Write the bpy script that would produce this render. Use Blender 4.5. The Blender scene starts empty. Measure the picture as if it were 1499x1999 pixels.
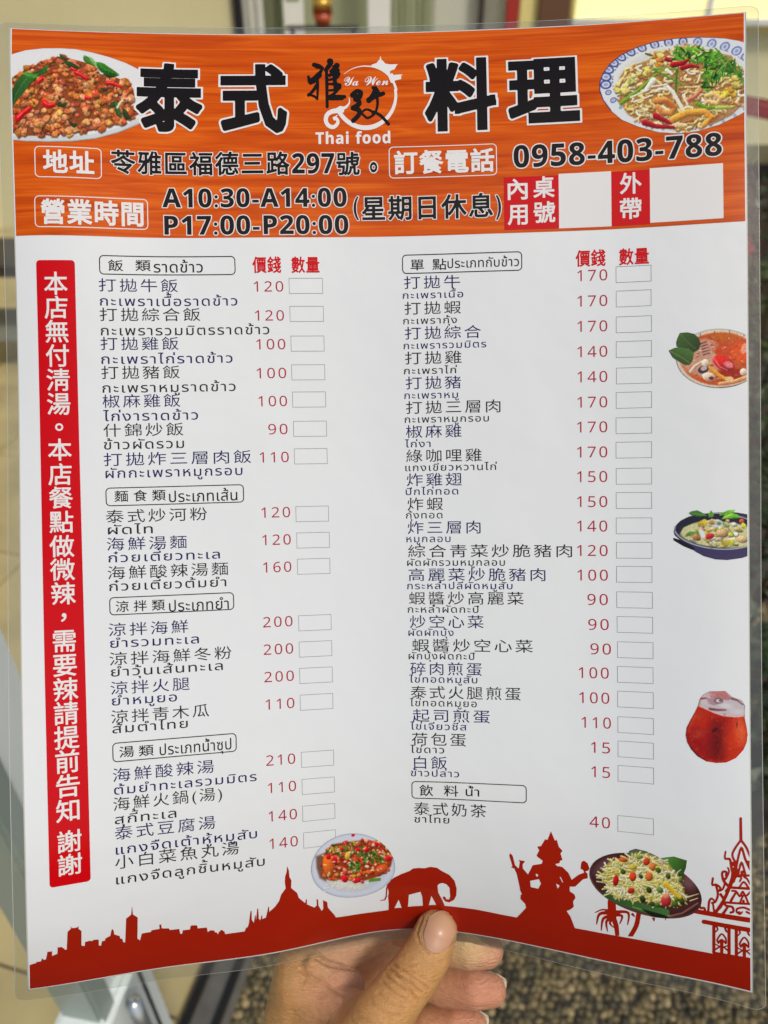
import bpy, bmesh, math, random
import numpy as np
from mathutils import Matrix, Vector
from mathutils.geometry import tessellate_polygon
random.seed(4); rng = np.random.default_rng(7)
C = bpy.context.scene
COL = bpy.data.collections.new("scene_objects"); C.collection.children.link(COL)

# ------------------------------------------------------------------ camera, world, sun, exposure
PITCH = 35.0; CAMH = 1.25
cam = bpy.data.cameras.new("camera"); camo = bpy.data.objects.new("camera", cam); COL.objects.link(camo)
cam.sensor_fit = 'VERTICAL'; cam.sensor_height = 36.0; cam.sensor_width = 27.0
cam.lens = 36.0 * 1444.0 / 1999.0; cam.clip_start = 0.01; cam.clip_end = 500
cam.dof.use_dof = True; cam.dof.focus_distance = 0.2195; cam.dof.aperture_fstop = 14.0
CM = Matrix.Translation((0, 0, CAMH)) @ Matrix.Rotation(math.radians(90 - PITCH), 4, 'X')
camo.matrix_world = CM
C.camera = camo
SUN_EL, SUN_AZ = 53.0, 146.0      # azimuth clockwise from +Y (behind the camera)
w = bpy.data.worlds.new("World"); C.world = w; w.use_nodes = True
nt = w.node_tree; bg = nt.nodes["Background"]
sky = nt.nodes.new("ShaderNodeTexSky"); sky.sky_type = 'NISHITA'; sky.sun_disc = False
sky.sun_elevation = math.radians(SUN_EL); sky.sun_rotation = math.radians(SUN_AZ)
sky.air_density = 1.0; sky.dust_density = 3.5; sky.ozone_density = 0.6
nt.links.new(sky.outputs[0], bg.inputs[0]); bg.inputs[1].default_value = 0.098
sl = bpy.data.lights.new("sun", 'SUN'); sl.energy = 1.4; sl.angle = math.radians(10); sl.color = (1.0, 0.965, 0.90)
so = bpy.data.objects.new("sun", sl); COL.objects.link(so)
a, e = math.radians(SUN_AZ), math.radians(SUN_EL)
sd_ = Vector((math.sin(a) * math.cos(e), math.cos(a) * math.cos(e), math.sin(e)))
so.rotation_euler = (-sd_).to_track_quat('-Z', 'Y').to_euler(); so.location = (2, -2, 4)
C.view_settings.view_transform = 'Standard'; C.view_settings.look = 'None'
C.view_settings.exposure = 0.0; C.view_settings.gamma = 1.0

# ------------------------------------------------------------------ helpers
def lin(r, g, b):
    f = lambda c: (c / 255.) / 12.92 if c <= 10.3 else ((c / 255. + .055) / 1.055) ** 2.4
    return (f(r), f(g), f(b))
def mat(name, col=(.5, .5, .5), rough=.5, metal=0., spec=.5, noise=None, bump=None, sss=0, coat=0., coords='Object', attr=None):
    m = bpy.data.materials.new(name); m.use_nodes = True; n = m.node_tree; p = n.nodes["Principled BSDF"]
    p.inputs['Base Color'].default_value = (*col, 1); p.inputs['Roughness'].default_value = rough
    p.inputs['Metallic'].default_value = metal; p.inputs['Specular IOR Level'].default_value = spec
    p.inputs['Coat Weight'].default_value = coat; p.inputs['Coat Roughness'].default_value = .08
    tc = n.nodes.new("ShaderNodeTexCoord"); src = None
    if attr:
        at = n.nodes.new("ShaderNodeAttribute"); at.attribute_name = attr; src = at.outputs['Color']
        n.links.new(src, p.inputs['Base Color'])
    if noise:
        sc, amt, scale_vec = noise
        mp = n.nodes.new("ShaderNodeMapping"); mp.inputs['Scale'].default_value = scale_vec
        n.links.new(tc.outputs[coords], mp.inputs[0])
        t = n.nodes.new("ShaderNodeTexNoise"); t.inputs['Scale'].default_value = sc; t.inputs['Detail'].default_value = 5
        n.links.new(mp.outputs[0], t.inputs['Vector'])
        mr = n.nodes.new("ShaderNodeMapRange"); mr.inputs[1].default_value = .25; mr.inputs[2].default_value = .75
        mr.inputs[3].default_value = 1 - amt; mr.inputs[4].default_value = 1 + amt
        n.links.new(t.outputs[0], mr.inputs[0])
        mx = n.nodes.new("ShaderNodeMix"); mx.data_type = 'RGBA'; mx.blend_type = 'MULTIPLY'; mx.inputs[0].default_value = 1
        if src: n.links.new(src, mx.inputs[6])
        else: mx.inputs[6].default_value = (*col, 1)
        n.links.new(mr.outputs[0], mx.inputs[7]); n.links.new(mx.outputs[2], p.inputs['Base Color'])
    if bump:
        sc, st = bump
        t2 = n.nodes.new("ShaderNodeTexNoise"); t2.inputs['Scale'].default_value = sc; t2.inputs['Detail'].default_value = 4
        n.links.new(tc.outputs[coords], t2.inputs['Vector'])
        b = n.nodes.new("ShaderNodeBump"); b.inputs['Strength'].default_value = st; b.inputs['Distance'].default_value = .002
        n.links.new(t2.outputs[0], b.inputs['Height']); n.links.new(b.outputs[0], p.inputs['Normal'])
    if sss:
        p.inputs['Subsurface Weight'].default_value = sss; p.inputs['Subsurface Radius'].default_value = (1., .35, .18)
        p.inputs['Subsurface Scale'].default_value = .0035
    return m
def link(o, parent=None):
    COL.objects.link(o)
    if parent is not None: o.parent = parent
    return o
def mesh_obj(name, verts, faces, m, parent=None, smooth=False):
    me = bpy.data.meshes.new(name); me.from_pydata([tuple(v) for v in verts], [], [tuple(f) for f in faces]); me.update()
    if m: me.materials.append(m)
    if smooth: me.shade_smooth()
    return link(bpy.data.objects.new(name, me), parent)
def tag(o, label=None, cat=None, group=None, kind=None):
    if label: o['label'] = label
    if cat: o['category'] = cat
    if group: o['group'] = group
    if kind: o['kind'] = kind
    return o
def empty(name, loc=(0, 0, 0), **k):
    o = bpy.data.objects.new(name, None); o.location = loc; o.empty_display_size = .05; link(o); tag(o, **k); return o

# ------------------------------------------------------------------ page data, in cm on the sheet
import json
D = json.loads(r'''{"T":[["cn","打拋牛飯",2.316,4.536,8.448,0.384],["tn","กะเพราเนื้อราดข้าว",2.335,6.26,9.038,0.213],["ck","打拋綜合飯",2.32,5.165,9.289,0.386],["tk","กะเพรารวมมิตรราดข้าว",2.339,7.176,9.887,0.215],["cn","打拋雞飯",2.324,4.515,10.127,0.388],["tn","กะเพราไก่ราดข้าว",2.333,6.071,10.713,0.216],["ck","打拋豬飯",2.327,4.527,10.966,0.391],["tk","กะเพราหมูราดข้าว",2.345,6.137,11.555,0.217],["cn","椒麻雞飯",2.339,4.519,11.806,0.394],["tn","ไก่งาราดข้าว",2.348,5.02,12.387,0.218],["ck","什錦炒飯",2.342,4.584,12.662,0.396],["tk","ข้าวผัดรวม",2.342,4.594,13.226,0.219],["cn","打拋炸三層肉飯",2.329,6.533,13.529,0.399],["tn","ผักกะเพราหมูกรอบ",2.367,6.267,14.079,0.22],["ck","泰式炒河粉",2.347,5.2,15.221,0.399],["tk","ผัดไท",2.39,3.64,15.753,0.209],["cn","海鮮湯麵",2.35,4.592,16.044,0.398],["tn","ก๋วยเตี๋ยวทะเล",2.383,5.54,16.583,0.209],["ck","海鮮酸辣湯麵",2.351,5.766,16.893,0.398],["tk","ก๋วยเตี๋ยวต้มยำ",2.384,5.702,17.428,0.209],["cn","涼拌海鮮",2.331,4.57,18.572,0.393],["tn","ยำรวมทะเล",2.364,4.865,19.094,0.206],["ck","涼拌海鮮冬粉",2.332,5.8,19.421,0.392],["tk","ยำวุ้นเส้นทะเล",2.365,5.537,19.926,0.205],["cn","涼拌火腿",2.342,4.564,20.263,0.386],["tn","ยำหมูยอ",2.367,4.194,20.757,0.202],["ck","涼拌靑木瓜",2.335,5.1,21.085,0.386],["tk","ส้มตำไทย",2.36,4.481,21.552,0.202],["cn","海鮮酸辣湯",2.338,5.201,22.753,0.401],["tn","ต้มยำทะเลรวมมิตร",2.361,6.452,23.317,0.209],["ck","海鮮火鍋(湯)",2.331,5.42,23.595,0.409],["tk","สุกี้ทะเล",2.359,4.085,24.185,0.212],["cn","泰式豆腐湯",2.352,5.199,24.461,0.421],["tn","แกงจืดเต้าหู้หมูสับ",2.366,6.422,25.112,0.224],["ck","小白菜魚丸湯",2.337,5.872,25.36,0.441],["tk","แกงจืดลูกชิ้นหมูสับ",2.355,6.632,26.064,0.237],["cn","打拋牛",11.213,12.879,8.417,0.379],["tn","กะเพราเนื้อ",11.166,12.969,8.882,0.158],["ck","打拋蝦",11.215,12.895,9.167,0.381],["tk","กะเพรากุ้ง",11.168,12.771,9.631,0.159],["cn","打拋綜合",11.212,13.479,9.897,0.383],["tn","กะเพรารวมมิตร",11.165,13.628,10.363,0.161],["ck","打拋雞",11.204,12.891,10.633,0.387],["tk","กะเพราไก่",11.162,12.749,11.111,0.162],["cn","打拋豬",11.211,12.864,11.378,0.39],["tn","กะเพราหมู",11.159,12.793,11.85,0.163],["ck","打拋三層肉",11.203,14.024,12.115,0.393],["tk","กะเพราหมูกรอบ",11.156,13.681,12.575,0.164],["cn","椒麻雞",11.189,12.859,12.845,0.396],["tn","ไก่งา",11.153,11.929,13.321,0.166],["ck","綠咖哩雞",11.186,13.454,13.584,0.397],["tk","แกงเขียวหวานไก่",11.15,13.895,14.046,0.166],["cn","炸雞翅",11.189,12.85,14.315,0.4],["tn","ปีกไก่ทอด",11.148,12.735,14.781,0.167],["ck","炸蝦",11.198,12.273,15.062,0.401],["tk","กุ้งทอด",11.146,12.25,15.508,0.167],["cn","炸三層肉",11.191,13.389,15.788,0.401],["tn","หมูกลอบ",11.144,12.485,16.241,0.168],["ck","綜合靑菜炒脆豬肉",11.189,16.095,16.518,0.399],["tk","ผัดผักรวมหมูกลอบ",11.153,14.106,16.972,0.167],["cn","高麗菜炒脆豬肉",11.193,15.305,17.245,0.4],["tn","กระหล่ำปลีผัดหมูสับ",11.141,14.326,17.691,0.167],["ck","蝦醬炒高麗菜",11.192,14.653,17.97,0.4],["tk","กะหล่ำผัดกะปิ",11.146,13.32,18.417,0.167],["cn","炒空心菜",11.208,13.448,18.695,0.4],["tn","ผัดผักบุ้ง",11.157,12.54,19.131,0.167],["ck","蝦醬炒空心菜",11.264,14.91,19.42,0.397],["tk","ผักบุ้งผัดกะปิ",11.152,13.179,19.85,0.166],["cn","碎肉煎蛋",11.198,13.384,20.136,0.397],["tn","ไข่ทอดหมูสับ",11.164,13.243,20.562,0.165],["ck","泰式火腿煎蛋",11.204,14.542,20.859,0.396],["tk","ไข่ทอดหมูยอ",11.17,13.219,21.285,0.166],["cn","起司煎蛋",11.25,13.611,21.568,0.398],["tn","ไข่เจียวชีส",11.172,12.9,22.003,0.167],["ck","荷包蛋",11.213,12.88,22.299,0.403],["tk","ไข่ดาว",11.168,12.212,22.728,0.17],["cn","白飯",11.276,12.293,23.028,0.411],["tn","ข้าวปล่าว",11.17,12.661,23.466,0.173],["ck","泰式奶茶",11.253,13.482,24.523,0.435],["tk","ชาไทย",11.264,12.348,24.994,0.187],["p","120",6.753,7.624,8.492,0.309],["p","120",6.764,7.62,9.339,0.31],["p","100",6.779,7.637,10.182,0.312],["p","100",6.765,7.638,11.037,0.315],["p","100",6.791,7.64,11.873,0.317],["p","90",7.06,7.632,12.716,0.319],["p","110",6.784,7.645,13.561,0.321],["p","120",6.789,7.641,15.238,0.323],["p","120",6.792,7.64,16.072,0.323],["p","160",6.795,7.635,16.906,0.323],["p","200",6.753,7.63,18.57,0.321],["p","200",6.748,7.631,19.399,0.32],["p","200",6.748,7.633,20.224,0.319],["p","110",6.769,7.63,21.047,0.318],["p","210",6.746,7.62,22.736,0.323],["p","110",6.778,7.628,23.58,0.329],["p","140",6.779,7.636,24.471,0.339],["p","140",6.785,7.643,25.366,0.354],["p","170",16.299,17.153,8.349,0.321],["p","170",16.294,17.15,9.08,0.322],["p","170",16.291,17.147,9.809,0.325],["p","140",16.287,17.145,10.546,0.328],["p","140",16.283,17.142,11.284,0.331],["p","170",16.279,17.139,12.034,0.333],["p","170",16.265,17.136,12.776,0.336],["p","170",16.261,17.133,13.526,0.337],["p","150",16.256,17.13,14.268,0.339],["p","150",16.252,17.127,15.023,0.34],["p","140",16.248,17.123,15.764,0.34],["p","120",16.243,17.13,16.505,0.34],["p","100",16.249,17.132,17.251,0.34],["p","90",16.536,17.128,17.985,0.339],["p","90",16.557,17.15,18.737,0.337],["p","90",16.616,17.208,19.468,0.335],["p","100",16.267,17.141,20.184,0.333],["p","100",16.278,17.152,20.924,0.332],["p","110",16.342,17.194,21.655,0.332],["p","15",16.613,17.163,22.388,0.332],["p","15",16.62,17.16,23.115,0.335],["p","40",16.568,17.155,24.641,0.349],["q","價錢",6.73,7.575,7.864,0.479],["q","數量",7.878,8.712,7.867,0.479],["q","價錢",16.249,17.104,7.861,0.476],["q","數量",17.49,18.33,7.863,0.473]],"F":[["w",0.616,2.465,4.928,0.94],["w",0.584,3.74,6.384,0.907],["w",10.828,14.006,4.843,0.987]],"B":[["b",7.791,8.793,8.48,0.453],["b",7.793,8.797,9.298,0.455],["b",7.799,8.795,10.171,0.459],["b",7.796,8.793,11.023,0.463],["b",7.799,8.798,11.836,0.467],["b",7.805,8.801,12.717,0.47],["b",7.808,8.8,13.551,0.473],["b",7.808,8.799,15.311,0.476],["b",7.813,8.805,16.118,0.477],["b",7.813,8.802,16.921,0.477],["b",7.808,8.801,18.651,0.476],["b",7.805,8.805,19.45,0.474],["b",7.802,8.804,20.251,0.472],["b",7.801,8.804,21.06,0.472],["b",7.8,8.797,22.8,0.48],["b",7.804,8.803,23.644,0.491],["b",7.802,8.802,24.499,0.507],["b",7.814,8.807,25.384,0.53],["b",17.395,18.392,8.36,0.462],["b",17.397,18.389,9.055,0.464],["b",17.394,18.396,9.795,0.468],["b",17.392,18.393,10.511,0.473],["b",17.394,18.394,11.282,0.477],["b",17.386,18.391,12.0,0.481],["b",17.379,18.389,12.754,0.484],["b",17.376,18.386,13.482,0.487],["b",17.378,18.383,14.268,0.489],["b",17.375,18.38,14.997,0.49],["b",17.372,18.382,15.76,0.49],["b",17.374,18.384,16.495,0.49],["b",17.375,18.381,17.219,0.489],["b",17.377,18.387,17.986,0.488],["b",17.383,18.394,18.726,0.485],["b",17.389,18.4,19.478,0.482],["b",17.385,18.396,20.208,0.478],["b",17.385,18.397,20.934,0.476],["b",17.386,18.398,21.683,0.475],["b",17.387,18.394,22.396,0.476],["b",17.383,18.396,23.118,0.48],["b",17.373,18.386,24.628,0.497]],"S":[[[2.338,6.233,7.874,0.555],[["hc","飯",2.583,3.0,7.886,0.323],["hc","類",3.344,3.778,7.87,0.326],["ht","ราดข้าว",3.861,5.278,8.067,0.248]]],[[2.353,6.292,14.638,0.553],[["hc","麵食類",2.598,4.031,14.625,0.337],["ht","ประเภทเส้น",4.122,6.096,14.842,0.257]]],[[2.372,5.915,17.881,0.534],[["hc","涼拌類",2.546,3.921,17.901,0.333],["ht","ประเภทยำ",4.036,5.759,18.112,0.255]]],[[2.345,5.883,22.102,0.559],[["hc","湯",2.533,2.945,22.107,0.324],["hc","類",3.073,3.494,22.121,0.326],["ht","ประเภทน้ำซุป",3.659,5.728,22.295,0.252]]],[[11.168,14.705,7.88,0.563],[["hc","單",11.416,11.82,7.905,0.327],["hc","點",12.072,12.485,7.907,0.327],["ht","ประเภทกับข้าว",12.515,14.614,8.025,0.21]]],[[11.187,14.703,23.908,0.571],[["hc","飲",11.434,11.855,23.922,0.365],["hc","料",12.19,12.629,23.909,0.363],["ht","น้ำ",12.856,13.27,24.049,0.222]]]],"Hd":[["ti","泰",3.433,5.355,2.622,2.432],["ti","式",5.88,7.844,2.632,2.449],["ti","料",11.918,14.018,2.61,2.571],["ti","理",14.362,16.424,2.605,2.451],["wb","地址",0.851,2.26,4.928,0.715],["wb","營業時間",0.764,3.609,6.39,0.728],["wb","訂餐電話",10.979,13.931,4.86,0.731],["ho","苓雅區福德三路",2.715,7.897,4.837,0.736],["hn","297",7.967,9.215,5.152,0.616],["ho","號",9.273,9.963,4.865,0.733],["ho","。",10.264,10.484,4.994,0.729],["hn","A10:30-A14:00",4.154,9.56,6.161,0.552],["hn","P17:00-P20:00",4.196,9.596,6.966,0.543],["hn","0958-403-788",14.49,20.353,4.787,0.672],["ho","星期日休息",10.0,13.87,6.228,0.731],["hp","(",9.758,9.91,6.171,0.733],["hp",")",13.959,14.108,6.253,0.758],["tf","Thai food",8.671,10.883,4.233,0.394],["wr","內",14.305,14.884,5.782,0.643],["wr","用",14.296,14.876,6.525,0.631],["wr","桌",15.048,15.66,5.751,0.641],["wr","號",15.046,15.674,6.492,0.629],["wr","外",17.523,18.136,5.767,0.63],["wr","帶",17.517,18.13,6.495,0.619],["ya","Ya Wen",9.539,10.846,2.246,0.382]],"R":[["r",14.196,15.781,6.193,1.558],["w",15.781,17.28,6.174,1.604],["r",17.28,18.369,6.185,1.582],["w",18.369,20.382,6.152,1.577]],"V":[["本",1.124,8.421],["店",1.123,9.096],["無",1.122,9.775],["付",1.121,10.47],["淸",1.121,11.171],["湯",1.12,11.868],["。",1.12,12.55],["本",1.12,13.215],["店",1.119,13.941],["餐",1.119,14.629],["點",1.119,15.346],["做",1.119,16.062],["微",1.119,16.747],["辣",1.119,17.447],["，",1.118,18.144],["需",1.118,18.816],["要",1.117,19.51],["辣",1.117,20.198],["請",1.116,20.871],["提",1.115,21.55],["前",1.114,22.219],["告",1.113,22.901],["知",1.113,23.601],["謝",1.112,24.5],["謝",1.113,25.199]],"bar":[0.588,1.671,7.762,25.819],"sil":[[0.001,28.463],[0.199,28.424],[0.209,28.38],[0.327,28.39],[0.357,28.259],[0.39,28.338],[0.455,28.343],[0.501,28.038],[0.62,28.054],[0.618,28.242],[0.756,28.191],[0.764,27.936],[0.887,27.953],[0.9,28.009],[0.935,28.019],[0.957,28.091],[1.0,28.081],[1.031,27.413],[1.124,27.316],[1.111,27.233],[1.153,27.304],[1.268,27.321],[1.327,27.279],[1.317,27.365],[1.397,27.474],[1.39,28.035],[1.476,28.081],[1.487,27.918],[1.624,27.902],[1.652,27.932],[1.726,27.895],[1.851,27.919],[1.854,28.162],[1.913,28.178],[1.935,28.007],[2.009,28.013],[2.033,27.923],[2.167,27.849],[2.194,27.664],[2.224,27.6],[2.262,27.681],[2.271,27.824],[2.418,27.925],[2.432,28.025],[2.491,28.062],[2.51,28.202],[2.563,28.216],[2.602,27.304],[2.745,27.182],[2.765,26.94],[2.775,26.883],[2.782,26.983],[2.793,27.184],[2.924,27.325],[2.901,28.142],[2.969,28.24],[3.025,27.971],[3.277,27.962],[3.294,27.9],[3.524,27.892],[3.518,27.721],[3.573,27.733],[3.586,27.887],[3.786,27.928],[3.81,27.995],[4.08,28.009],[4.099,28.202],[4.155,28.227],[4.182,28.082],[4.314,28.085],[4.384,28.089],[4.402,27.958],[4.45,27.932],[4.592,27.957],[4.612,28.086],[4.875,28.098],[4.894,28.297],[4.968,28.233],[5.08,28.253],[5.11,28.337],[5.174,28.372],[5.188,28.445],[5.232,28.337],[5.304,28.267],[5.392,28.375],[5.403,28.471],[5.979,28.469],[6.014,28.344],[6.08,28.288],[6.115,28.135],[6.166,27.68],[6.206,27.666],[6.199,28.015],[6.261,28.163],[6.3,27.857],[6.322,27.883],[6.329,28.063],[6.37,27.609],[6.403,27.615],[6.411,28.011],[6.459,28.088],[6.496,27.894],[6.518,27.907],[6.515,28.054],[6.624,28.009],[6.708,27.586],[6.731,27.612],[6.727,27.807],[6.912,27.625],[7.031,27.433],[7.102,27.194],[7.239,26.991],[7.22,26.764],[7.231,26.566],[7.285,26.378],[7.299,26.186],[7.352,26.349],[7.363,26.588],[7.42,26.718],[7.404,27.0],[7.582,27.222],[7.628,27.424],[7.823,27.685],[7.843,27.534],[7.876,27.541],[7.872,27.741],[8.102,27.932],[8.171,27.855],[8.17,27.604],[8.217,27.614],[8.221,27.866],[8.317,28.126],[8.369,28.043],[8.367,27.669],[8.493,27.788],[8.511,28.029],[8.7,28.397],[8.748,28.539],[9.071,28.557],[9.942,28.552],[10.267,28.533],[10.402,28.515],[10.413,28.193],[10.397,27.868],[10.421,27.684],[10.392,27.47],[10.38,27.559],[10.365,27.865],[10.308,28.035],[10.146,28.039],[10.135,28.015],[10.276,27.983],[10.322,27.83],[10.338,27.496],[10.395,27.294],[10.462,27.168],[10.614,27.048],[10.831,26.914],[11.091,26.79],[11.199,26.693],[11.371,26.663],[11.564,26.67],[11.757,26.607],[11.949,26.632],[12.119,26.762],[12.331,26.882],[12.5,27.118],[12.563,27.429],[12.552,27.732],[12.476,27.96],[12.326,28.093],[12.198,28.059],[12.119,27.906],[12.134,27.842],[12.199,27.835],[12.241,27.957],[12.327,27.947],[12.359,27.817],[12.339,27.424],[12.244,27.287],[12.116,27.24],[12.009,27.292],[11.965,27.369],[11.985,27.669],[12.112,28.003],[12.186,28.276],[12.433,28.277],[13.177,28.302],[13.968,28.382],[14.418,28.407],[14.53,28.21],[14.693,27.921],[14.671,27.766],[14.524,27.579],[14.523,27.426],[14.564,27.378],[14.512,27.236],[14.49,27.078],[14.405,26.62],[14.332,26.426],[14.239,26.398],[14.269,26.332],[14.176,25.972],[14.207,25.885],[14.279,25.962],[14.352,26.298],[14.466,26.41],[14.496,26.16],[14.455,26.103],[14.65,26.119],[14.63,26.17],[14.579,26.249],[14.59,26.396],[14.745,26.591],[14.887,26.24],[15.153,26.163],[15.183,26.052],[15.029,25.937],[14.999,25.892],[15.049,25.77],[15.08,25.709],[15.018,25.586],[15.131,25.553],[15.253,25.315],[15.324,25.331],[15.425,25.043],[15.547,25.346],[15.598,25.297],[15.659,25.529],[15.771,25.655],[15.71,25.753],[15.772,25.966],[15.701,25.997],[15.681,26.081],[15.56,26.13],[15.601,26.185],[15.763,26.202],[15.945,26.382],[16.047,26.62],[16.247,26.414],[16.406,26.323],[16.386,26.244],[16.306,26.207],[16.315,26.056],[16.335,25.961],[16.405,25.919],[16.505,25.988],[16.565,26.164],[16.525,26.238],[16.436,26.284],[16.506,26.334],[16.517,26.497],[16.368,26.565],[16.149,26.85],[15.989,26.873],[15.99,27.035],[16.132,27.138],[16.163,27.26],[16.094,27.4],[16.116,27.605],[16.017,27.731],[15.907,27.806],[16.02,28.003],[16.157,28.453],[16.999,28.47],[18.029,28.48],[19.15,28.504],[19.996,28.522],[20.986,28.501]],"holes":[[[10.594,28.439],[10.73,28.035],[10.822,28.436]],[[11.022,28.39],[11.057,27.818],[11.426,27.672],[11.478,27.89],[11.497,28.329]],[[11.684,28.29],[11.769,27.841],[11.921,28.254]],[[14.808,26.824],[15.074,26.725],[15.136,26.882],[15.056,27.087],[14.83,27.055]],[[14.981,26.537],[15.053,26.565],[15.033,26.643],[14.981,26.612]],[[15.694,26.57],[15.724,26.566],[15.796,26.74],[15.766,26.749]],[[15.584,26.819],[15.696,26.879],[15.636,27.001]]],"A":{"pork":[[0.002536,-1e-05,-0.09451],[-0.000154,0.003378,0.768331]],"noodle":[[0.002856,-5.5e-05,16.9078],[0.000298,0.003736,0.525578]],"soup":[[0.001669,-1e-05,18.655955],[7.8e-05,0.001767,9.78596]],"curry":[[0.001576,-7e-06,18.769282],[2e-06,0.001712,15.061859]],"drink":[[0.00134,-9e-06,19.094194],[-6.3e-05,0.001409,20.416036]],"rice":[[0.001912,-4.2e-05,7.933262],[0.000229,0.002345,24.953307]],"salad":[[0.00228,1e-05,16.42883],[-0.000384,0.002771,25.294853]],"logo":[[0.002128,-2.1e-05,8.302135],[4e-05,0.002593,0.810267]],"temple":[[0.002112,-6e-06,19.156093],[-0.000313,0.00255,24.154074]]},"C":[[[-11.174,-14.48,22.144],[-10.46,-11.701,20.667],[-10.527,-4.883,21.437],[-10.26,4.527,20.862],[-9.735,11.411,20.213],[-10.525,14.151,21.922]],[[-10.012,-14.61,22.446],[-9.315,-11.8,20.717],[-9.358,-4.839,21.126],[-9.086,4.459,21.226],[-8.735,11.377,20.762],[-9.382,14.239,22.305]],[[-7.554,-14.812,22.889],[-7.177,-11.821,21.548],[-7.014,-4.983,21.587],[-6.793,4.466,21.598],[-6.57,11.342,21.527],[-6.994,14.197,23.162]],[[-3.901,-14.943,23.175],[-3.735,-11.977,21.663],[-3.569,-5.154,21.896],[-3.347,4.4,22.288],[-3.228,11.251,22.34],[-3.37,14.283,23.769]],[[-0.24,-15.03,23.241],[-0.222,-12.053,21.76],[-0.088,-5.176,22.19],[0.12,4.302,22.757],[0.195,11.12,22.771],[0.276,13.737,24.792]],[[3.425,-15.055,23.087],[3.28,-12.079,21.628],[3.39,-5.239,21.859],[3.588,4.278,22.305],[3.626,11.162,22.327],[3.888,13.923,24.196]],[[7.064,-15.021,22.763],[6.762,-12.086,21.2],[6.891,-5.192,21.686],[7.045,4.245,22.15],[7.041,11.101,21.807],[7.374,14.159,23.055]],[[9.543,-14.929,22.264],[8.892,-12.046,20.704],[9.195,-5.196,21.2],[9.307,4.207,21.306],[9.175,11.104,20.954],[9.725,14.109,22.264]],[[10.706,-14.818,21.94],[10.002,-12.005,20.513],[10.38,-5.286,21.089],[10.458,4.276,21.238],[10.338,11.019,20.816],[10.807,14.115,21.739]]]}''')
CP = np.array(D['C']); PW, PH = 21.0, 29.7; NU, NV = 9, 6
def knots(n, L): return np.concatenate([[0] * 3, np.linspace(0, L, n - 2), [L] * 3])
KU, KV = knots(NU, PW), knots(NV, PH)
def basis(K, n, x):
    x = np.atleast_1d(np.asarray(x, float))
    b = []
    for i in range(len(K) - 1):
        r = ((x >= K[i]) & (x < K[i + 1])).astype(float)
        if K[i + 1] == K[-1] and K[i] < K[i + 1]: r = np.maximum(r, (x >= K[-1]).astype(float))
        b.append(r)
    for p in (1, 2, 3):
        nb = []
        for i in range(len(b) - 1):
            r = np.zeros_like(x); A_ = K[i + p] - K[i]; B_ = K[i + p + 1] - K[i + 1]
            if A_ > 0: r = r + (x - K[i]) / A_ * b[i]
            if B_ > 0: r = r + (K[i + p + 1] - x) / B_ * b[i + 1]
            nb.append(r)
        b = nb
    return np.stack(b[:n], 1)
def S0(u, v): return np.einsum('ni,nj,ijk->nk', basis(KU, NU, u), basis(KV, NV, v), CP)
def S(u, v):
    """point of the bent sheet (cm; x right, y down, z away from the reader)"""
    u = np.atleast_1d(np.asarray(u, float)); v = np.atleast_1d(np.asarray(v, float))
    uc = np.clip(u, 0, PW); vc = np.clip(v, 0, PH); h = .05
    P = S0(uc, vc); out = (uc != u) | (vc != v)
    if out.any():
        ui = np.where(uc < PW / 2, uc + h, uc - h); vi = np.where(vc < PH / 2, vc + h, vc - h)
        P = P + (S0(ui, vc) - P) / (ui - uc)[:, None] * (u - uc)[:, None] + (S0(uc, vi) - P) / (vi - vc)[:, None] * (v - vc)[:, None]
    return P
ORG = np.array([0.3, 0.3, 22.1])
def toloc(P): return (P - ORG) * [.01, -.01, -.01]
def page(uv, lift=0.):
    """sheet coordinates -> local metres, lifted off the sheet by `lift` mm; also the normals"""
    uv = np.asarray(uv, float); u, v = uv[:, 0], uv[:, 1]; h = .02
    P = S(u, v); a = S(u + h, v) - S(u - h, v); b = S(u, v + h) - S(u, v - h)
    n = np.cross(a, b); n /= np.linalg.norm(n, axis=1)[:, None]
    n = np.where(n[:, 2:3] > 0, -n, n)
    return toloc(P + n * (lift * .1)), n * [1, -1, -1]
MENU = empty("laminated_menu", label="laminated paper menu with orange header, bent along its middle, held up by a hand", cat="menu")
MENU.matrix_world = CM @ Matrix.Translation(Vector((ORG[0] * .01, -ORG[1] * .01, -ORG[2] * .01)))
LAY = .055
def uvattr(me, uv):
    l = me.uv_layers.new(name="sheet")
    idx = np.zeros(len(me.loops), dtype=np.int32); me.loops.foreach_get("vertex_index", idx)
    l.data.foreach_set("uv", (np.asarray(uv)[idx] * [.01, -.01]).astype(np.float32).ravel())
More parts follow.
